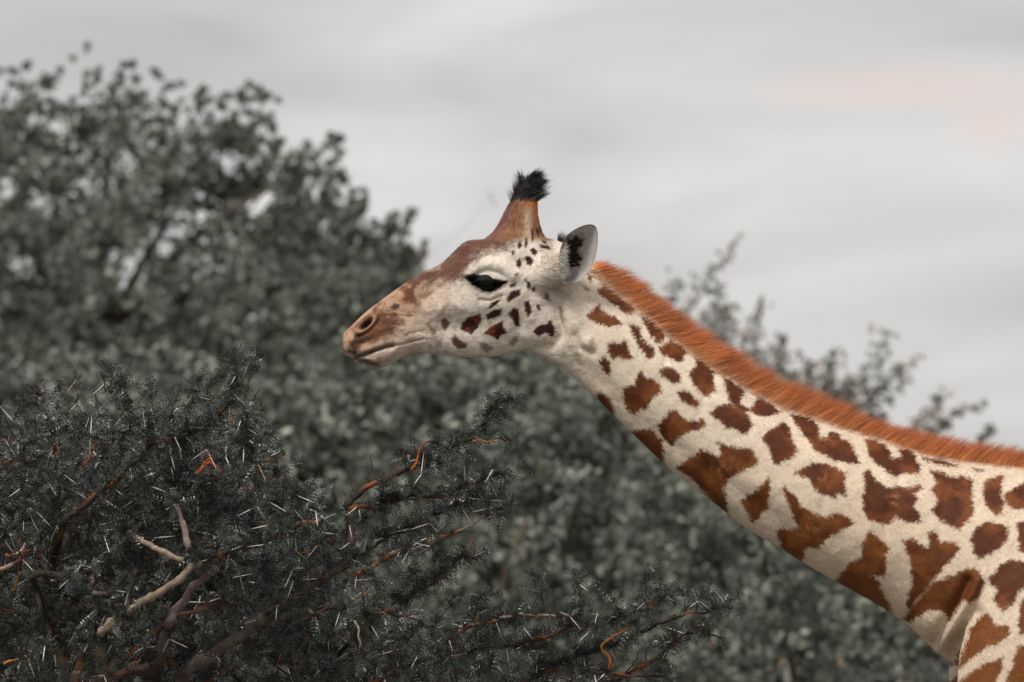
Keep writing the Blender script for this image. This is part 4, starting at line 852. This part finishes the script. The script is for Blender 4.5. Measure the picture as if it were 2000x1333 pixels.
# ------------------------------------------------------------------ thorn bush in front
def build_thorn_bush():
    bx = W(230, 0, .15); bx[2] = 0
    g = empty('thorn_bush', bx, 'dark thorny bush with white spines and orange twigs, in front of the giraffe', 'bush')
    GREY = lin(104, 94, 88, .75); REDB = lin(78, 52, 43, .75); ORAN = lin(142, 84, 46, .75); PALE = lin(168, 150, 132, .8); DARKB = lin(58, 50, 45, .75)
    hub = W(240, 1650, .15)
    a = Acc(); limb(a, [bx, bx * .5 + hub * .5 + np.array([.06, 0, 0]), hub], .075, .05, 16, 12, GREY, 2); a.build('trunk', M_BARK, g)
    nodes = []      # (position, direction, size) where leaves and thorns sit
    def branch(pts, Y, r0, r1, cols, link=None, leafy=(0, 1), dens=1.0, name='branch'):
        r0, r1 = (r0 * .75, r1 * .7) if name == 'dry_twig' else (r0, r1)
        P = [W(x, y, Y[0] - .14 + (Y[1] - Y[0]) * k / max(1, len(pts) - 1)) for k, (x, y) in enumerate(pts)]
        lead = []
        if link is not None: link = np.array(link) + np.array([0, .42, -.06]); lead = [hub, hub * .45 + link * .55, link]
        n = max(14, int(sum(np.hypot(pts[i + 1][0] - pts[i][0], pts[i + 1][1] - pts[i][1]) for i in range(len(pts) - 1)) / 7))
        Q = catmull(np.array(P), n); jit = (np.stack([noise(Q, 26, 200 + k) for k in range(3)], 1) - .5) * .014 + (np.stack([noise(Q, 70, 210 + k) for k in range(3)], 1) - .5) * .007; Q = Q + jit
        R = r0 + (r1 - r0) * np.linspace(0, 1, n) ** .8
        R = R * (1 + .35 * (rng.random(n) < .10) + .10 * rng.normal(size=n))
        if lead:
            Lp = catmull(np.array(lead + [Q[0]]), 22); Q2 = np.vstack([Lp[:-1], Q]); RR = np.concatenate([np.linspace(r0 * 1.8, r0, 21), R])
        else: Q2, RR = Q, R
        V, q, t = tube(Q2, RR, 10, .38, rng.integers(99))
        f = fbm(V, 16, rng.integers(60)); f2 = fbm(V, 30, rng.integers(60))
        c = np.asarray(cols[0]) * (1 - sstep(.54, .66, f))[:, None] + np.asarray(cols[1]) * sstep(.54, .66, f)[:, None]
        if len(cols) > 2: w = sstep(.60, .66, f2)[:, None]; c = c * (1 - w) + np.asarray(cols[2]) * w
        A = Acc(); A.add(V, q, t, c); o = A.build(name, M_BARK, g)
        T = unit(np.gradient(Q, axis=0)); L = np.concatenate([[0], np.cumsum(np.linalg.norm(np.diff(Q, axis=0), axis=1))])
        for s in np.arange(L[-1] * leafy[0], L[-1] * leafy[1], .013 / dens):
            k = min(np.searchsorted(L, s), n - 1); nodes.append((Q[k], T[k], R[k]))
        return Q, T, R
    main = []
    main.append(branch([(362, 1312), (463, 1245), (540, 1196), (602, 1145), (647, 1118), (674, 1098), (684, 1051), (680, 1002)], (-.3, -.3), .017, .0095, (GREY, REDB), W(300, 1420, -.1), (.2, 1), .7))
    main.append(branch([(680, 1002), (681, 990), (705, 962), (753, 936), (802, 913), (869, 882), (914, 856), (949, 824), (976, 793), (1005, 778)], (-.3, -.25), .0095, .002, (DARKB, REDB, ORAN), None, (0, 1), 1.6))
    main.append(branch([(683, 1000), (700, 993), (731, 987), (775, 975), (811, 962), (851, 969), (896, 953), (945, 936), (980, 931)], (-.3, -.4), .009, .002, (REDB, ORAN, DARKB), None, (.1, 1), 1.5))
    main.append(branch([(690, 1092), (722, 1074), (767, 1042), (820, 1016), (874, 996), (905, 985), (945, 975)], (-.28, -.15), .006, .002, (DARKB, REDB), None, (0, 1), 1.5))
    main.append(branch([(676, 1128), (722, 1118), (749, 1091), (776, 1078), (811, 1074), (847, 1056), (882, 1042), (927, 1020), (971, 998), (1014, 986)], (-.3, -.35), .0085, .002, (PALE, ORAN, DARKB), None, (.25, 1), 1.4))
    main.append(branch([(720, 1215), (776, 1185), (811, 1158), (847, 1131), (878, 1109), (909, 1091), (936, 1091)], (-.2, -.2), .006, .002, (DARKB, GREY), W(560, 1340, 0), (0, 1), 1.2))
    main.append(branch([(600, 1200), (651, 1189), (709, 1194), (767, 1203), (811, 1207), (850, 1225)], (-.35, -.3), .006, .002, (DARKB, REDB), None, (0, 1), 1.3))
    main.append(branch([(640, 1380), (749, 1323), (811, 1296), (856, 1283), (920, 1270), (985, 1262), (1060, 1265)], (-.3, -.3), .009, .003, (DARKB, REDB, ORAN), W(560, 1480, 0), (.1, 1), 1.3))
    main.append(branch([(870, 1275), (909, 1225), (963, 1211), (1007, 1203), (1047, 1203), (1100, 1207), (1140, 1195)], (-.3, -.3), .0075, .002, (PALE, ORAN, DARKB), None, (.1, 1), 1.5))
    main.append(branch([(985, 1262), (1050, 1245), (1100, 1234), (1167, 1223), (1235, 1198), (1280, 1176), (1302, 1156)], (-.3, -.35), .007, .002, (DARKB, REDB, ORAN), None, (.1, 1), 1.7))
    main.append(branch([(1000, 1350), (1060, 1310), (1127, 1279), (1203, 1257), (1257, 1230), (1325, 1203), (1370, 1194), (1420, 1189)], (-.25, -.3), .0085, .002, (DARKB, REDB, ORAN), W(760, 1480, 0), (.1, 1), 1.6))
    main.append(branch([(1180, 1345), (1262, 1297), (1293, 1284), (1311, 1257), (1343, 1234), (1379, 1239), (1410, 1250)], (-.2, -.25), .008, .002, (REDB, ORAN, DARKB), W(900, 1500, 0), (.1, 1), 1.5))
    main.append(branch([(1080, 1345), (1160, 1318), (1230, 1318), (1300, 1322)], (-.3, -.3), .007, .003, (REDB, DARKB, ORAN), W(900, 1520, 0), (.1, 1), 1.5))
    main.append(branch([(1188, 1310), (1190, 1285), (1178, 1262), (1205, 1240), (1232, 1220)], (-.42, -.42), .0055, .0015, (ORAN, ORAN), None, (2, 3)))
    # left mass
    main.append(branch([(120, 1020), (159, 991), (193, 965), (227, 936), (270, 897), (299, 868), (357, 856), (424, 815), (458, 762), (462, 706)], (-.35, -.3), .0095, .002, (DARKB, REDB, lin(140, 92, 52, .8)), W(60, 1180, .1), (.2, 1), 2.0))
    main.append(branch([(357, 1098), (320, 1080), (289, 1061), (246, 1037)], (-.5, -.5), .0085, .007, (PALE, PALE, ORAN), None, (2, 3)))
    main.append(branch([(200, 1235), (236, 1201), (270, 1182), (328, 1143), (376, 1110), (395, 1098)], (-.5, -.48), .012, .0085, (lin(140, 124, 106, .8), PALE), W(180, 1330, -.2), (2, 3)))
    main.append(branch([(395, 1098), (430, 1085), (470, 1075), (521, 1054), (569, 1032), (627, 1013)], (-.48, -.4), .008, .0065, (DARKB, PALE, ORAN), None, (.2, .7)))
    main.append(branch([(369, 1071), (357, 1037), (342, 989)], (-.52, -.52), .0085, .006, (lin(150, 132, 126, .8), PALE), None, (2, 3)))
    main.append(branch([(333, 1213), (367, 1163), (405, 1124), (430, 1112)], (-.45, -.42), .012, .009, (lin(120, 104, 100, .8), lin(104, 84, 84, .8)), W(280, 1330, -.2), (2, 3)))
    main.append(branch([(300, 1240), (338, 1211), (376, 1194), (429, 1180), (470, 1185)], (-.4, -.4), .008, .005, (REDB, lin(120, 90, 70, .8)), None, (.5, 1)))
    main.append(branch([(60, 1130), (87, 1119), (135, 1129), (178, 1122), (193, 1197), (200, 1240)], (-.45, -.45), .009, .007, (DARKB, REDB, PALE), W(150, 1380, -.1), (2, 3)))
    main.append(branch([(183, 1158), (236, 1172), (250, 1200)], (-.48, -.48), .006, .006, (lin(130, 112, 108, .8), DARKB), None, (2, 3)))
    main.append(branch([(270, 1114), (256, 1153), (246, 1192), (236, 1201)], (-.5, -.5), .006, .009, (DARKB, PALE), None, (2, 3)))
    main.append(branch([(-30, 1080), (0, 1056), (24, 1032), (60, 1010)], (-.4, -.4), .008, .004, (REDB, ORAN), W(-60, 1300, 0), (.3, 1)))
    main.append(branch([(-30, 1140), (0, 1114), (32, 1096), (50, 1060)], (-.45, -.45), .007, .004, (REDB, ORAN, PALE), W(-60, 1330, 0), (.3, 1)))
    main.append(branch([(-20, 905), (10, 903), (40, 897), (70, 900)], (-.5, -.5), .005, .003, (ORAN, REDB), None, (2, 3)))
    main.append(branch([(10, 1298), (45, 1284), (72, 1274)], (-.55, -.55), .004, .003, (ORAN, lin(190, 130, 40, .8)), None, (2, 3)))
    main.append(branch([(140, 1360), (155, 1300), (160, 1260)], (-.5, -.5), .012, .009, (lin(110, 74, 46, .8), REDB), None, (2, 3)))
    main.append(branch([(110, 1360), (200, 1330), (290, 1300)], (-.5, -.45), .014, .01, (REDB, DARKB), None, (2, 3)))
    main.append(branch([(485, 1000), (503, 990), (503, 910), (488, 860), (483, 801)], (-.4, -.4), .0028, .0015, (lin(120, 116, 108, .7), DARKB), None, (0, 1), 1.1))
    main.append(branch([(395, 895), (420, 876), (450, 868), (483, 856)], (-.42, -.42), .0026, .0014, (REDB, ORAN), None, (0, 1), .5))
    main.append(branch([(405, 905), (440, 896), (483, 897), (540, 905)], (-.42, -.42), .0026, .0012, (REDB, DARKB), None, (0, 1), .5))
    for pts in ([(391, 925), (398, 905), (412, 892), (398, 884), (402, 878)], [(400, 907), (420, 910), (436, 920)], [(805, 915), (816, 890), (826, 868), (842, 862), (852, 868)], [(380, 930), (400, 912), (412, 898)]):
        branch(pts, (-.55, -.55), .0048, .0022, (lin(176, 92, 44, .8), DARKB), None, (2, 3), name='dry_twig')
    branch([(920, 862), (955, 862), (992, 863)], (-.32, -.36), .004, .001, (lin(160, 92, 56, .8), ORAN), None, (2, 3), name='dry_twig')
    branch([(697, 1215), (706, 1240), (700, 1285)], (-.4, -.4), .004, .003, (PALE, ORAN), None, (2, 3), name='dry_twig')

    # fine twigs: side shoots of the traced branches and the dense left mass
    twig = Acc(); tw = []
    def shoot(p0, d, L, r, leafd=1.0):
        n = 9; d = unit(d[None])[0]; s = np.linspace(0, 1, n)[:, None]
        curve = rng.normal(size=3) * .12 * L + np.array([0, 0, .10 * L])
        P = p0 + d * L * s + curve * s * s + rng.normal(size=(n, 3)) * .0025 * (s > 0)
        hot = rng.random() < .05
        V, q, t = tube(P, np.linspace(r * (1.5 if hot else 1), .0012, n), 5); f = fbm(V, 20, 7)[:, None]
        tip = np.repeat(sstep(.45, .7, np.linspace(0, 1, n)), 5)[:, None] * (rng.random() < .16) if not hot else 1.0
        twig.add(V, q, t, (lin(158, 92, 50, .8) * (.5 + .8 * f)) * tip + (DARKB * .8 * (1 - f) + GREY * .5 * f) * (1 - tip))
        T = unit(np.gradient(P, axis=0)); m = max(2, int(L / .014 * leafd))
        for k in rng.uniform(.05, 1, m): j = min(int(k * n), n - 1); nodes.append((P[j], T[j], r))
        nodes.append((P[-1], T[-1], r))
    for bi, (Q, T, R) in enumerate(main):
        if bi in (13, 15, 16, 18, 19): continue
        Ltot = len(Q)
        for j in range(3, Ltot, 3):
            if rng.random() < .85:
                f = j / Ltot; dd = unit((T[j] * rng.uniform(.3, 1.1) + np.array([rng.normal() * .4, rng.normal() * .5, rng.normal() * .45 + .2]))[None])[0]
                shoot(Q[j], dd, rng.uniform(.02, .095) * (1.2 - .55 * f), .0026, 1.5)
    mass = [(-90, 850), (0, 845), (60, 815), (120, 815), (200, 775), (240, 790), (330, 795), (390, 795), (440, 775), (480, 790), (490, 850), (470, 900), (500, 960), (560, 985), (640, 985), (680, 1020), (640, 1090), (720, 1160), (800, 1230), (880, 1250), (1000, 1300), (1010, 1420), (-90, 1420)]
    def ymid(pp): return (pp[:, 1] - 700) / 630
    pts = sample_poly(mass, 1250)
    for k, (x, y) in enumerate(pts):
        Y = rng.uniform(-.48, .35) + .5 * max(0, (y - 1000) / 330) * rng.random()
        open_ = (480 < x < 760) and (980 < y < 1250)
        if open_ and rng.random() < .55: continue
        dd = np.array([rng.normal() * .7 + .25, rng.normal() * .5, .55 + rng.normal() * .5])
        p0 = W(x, y + 25, Y); shoot(p0, dd, rng.uniform(.05, .15) * (.7 if y < 860 else 1), .0028, 1.15)
    # sprigs on the outline
    for x, y, L in ((0, 840, .06), (25, 820, .06), (60, 800, .05), (75, 800, .05), (110, 800, .06), (150, 795, .06), (205, 765, .045), (215, 755, .05), (235, 770, .05), (250, 775, .05), (300, 795, .05), (330, 790, .04), (390, 788, .05), (400, 785, .05), (440, 760, .06), (452, 740, .055), (465, 730, .05), (480, 775, .06), (490, 790, .055), (1290, 1165, .05), (1270, 1170, .05), (1050, 1170, .06), (1060, 1180, .05), (1130, 1180, .05), (1380, 1190, .05), (1340, 1195, .04)):
        shoot(W(x, y, -.3 + rng.normal() * .05), np.array([rng.normal() * .4 + .2, rng.normal() * .3, 1]), L, .002, 1.4)
    for x, y in ((180, 1000), (330, 1250), (60, 1200), (430, 1220), (560, 1260), (700, 1300)):
        pass
    o = twig.build('twig', M_BARK, g); o['kind'] = 'stuff'

    # feathery leaves at every node
    P = np.array([n_[0] for n_ in nodes]); T = np.array([n_[1] for n_ in nodes]); gap = fbm(P, 11, 77, 2) > .40; P, T = P[gap], T[gap]; print('bush nodes', len(P))
    k = 4; n = len(P) * k; p = np.repeat(P, k, 0); t = np.repeat(T, k, 0)
    d = unit(t * rng.uniform(.1, .8, (n, 1)) + rng.normal(size=(n, 3)) * .75 + np.array([0, 0, .25]))
    L = rng.uniform(.024, .052, n); bend = (rng.normal(size=(n, 3)) * .2 + np.array([0, 0, -.15])) * L[:, None]
    side = unit(np.cross(d, rng.normal(size=(n, 3)) + np.array([0, 0, 1.2]))); nor = np.cross(side, d)
    npair = 6; Vs = []; tone = rng.uniform(.4, 1.8, (n, 1)) ** 1.4 * (.7 + .6 * noise(p, 9, 300))[:, None]
    lcol = lin(84, 88, 83, .58) * tone; Cs = []
    for j in range(npair):
        f = (j + .8) / npair; q0 = p + d * (L * f)[:, None] + bend * f * f; ll = (.007 + L * .13) * (1.05 - .45 * abs(f - .45) * 2)
        for s in (-1, 1):
            ld = unit(side * s + d * .45 + nor * .28 + rng.normal(size=(n, 3)) * .14); wv = d * .0040
            tip = q0 + ld * ll[:, None]; mid = q0 + ld * (ll * .5)[:, None]
            Vs.append(np.stack([q0, mid + wv, tip], 1)); Cs.append(lcol * rng.uniform(.8, 1.2, (n, 1)))
    V = np.concatenate(Vs).reshape(-1, 3); C = np.repeat(np.concatenate(Cs), 3, 0)
    q = np.arange(len(V)).reshape(-1, 3)
    a = Acc(); a.add(V, None, q, C); o = a.build('foliage', M_FINE, g, False); o['kind'] = 'stuff'; print('leaflets', len(q))

    # spines: the ones that show most are single parts, the rest are one mass
    sp = Acc(); V, q, t = tube(np.stack([np.zeros(6), np.zeros(6), np.linspace(0, 1, 6)], 1) * np.array([1, 1, .05]), np.array([.0020, .0017, .00145, .0011, .0007, .0002]), 6)
    zf = V[:, 2:3] / .05; c = lin(190, 150, 110, .85) * (1 - sstep(0, .25, zf)) + lin(232, 228, 222, .88) * sstep(0, .25, zf) * (1 - sstep(.86, 1, zf)) + lin(120, 80, 60) * sstep(.86, 1, zf)
    me = np_mesh('thorn', V, [q, t], M_THORN, None, True, c); proto = me.data; bpy.data.objects.remove(me)
    pick = rng.permutation(len(P)); cnt = 0; rest = Acc()
    order = pick[np.argsort(P[pick, 1] + rng.normal(size=len(P)) * .22)]
    px_ = 1000 + P[:, 0] * S * D / (D + P[:, 1]); py_ = 666.5 - (P[:, 2] - ZC) * S * D / (D + P[:, 1])
    used = []
    for i in order:
        if not (-20 < px_[i] < 1500 and 740 < py_[i] < 1360): continue
        if cnt >= 460: break
        if used and np.min(np.hypot(*(np.array(used)[-400:] - [px_[i], py_[i]]).T)) < 15: continue
        used.append([px_[i], py_[i]])
        ax = unit(np.cross(T[i], rng.normal(size=3))[None])[0]; dn = np.array([0, -.1, -.55]) if rng.random() < .6 else np.zeros(3)
        for s in (-1, 1):
            if rng.random() < .42: continue
            d = unit((ax * s * .8 + dn + rng.normal(size=3) * .25)[None])[0]; L = rng.uniform(.6, 1.4); th = rng.uniform(.75, 1.1)
            rot = Vector(d).to_track_quat('Z', 'Y')
            if cnt < 300:
                o = bpy.data.objects.new('thorn', proto); COL.objects.link(o); o.parent = g; o.matrix_parent_inverse = g.matrix_basis.inverted()
                o.location = P[i]; o.rotation_mode = 'QUATERNION'; o.rotation_quaternion = rot; o.scale = (th, th, L)
            else:
                M = np.array(rot.to_matrix()); rest.add((V * np.array([th, th, L])) @ M.T + P[i], q, t, c)
            cnt += 1
    o = rest.build('thorn_mass', M_THORN, g); o['kind'] = 'stuff'
build_thorn_bush()
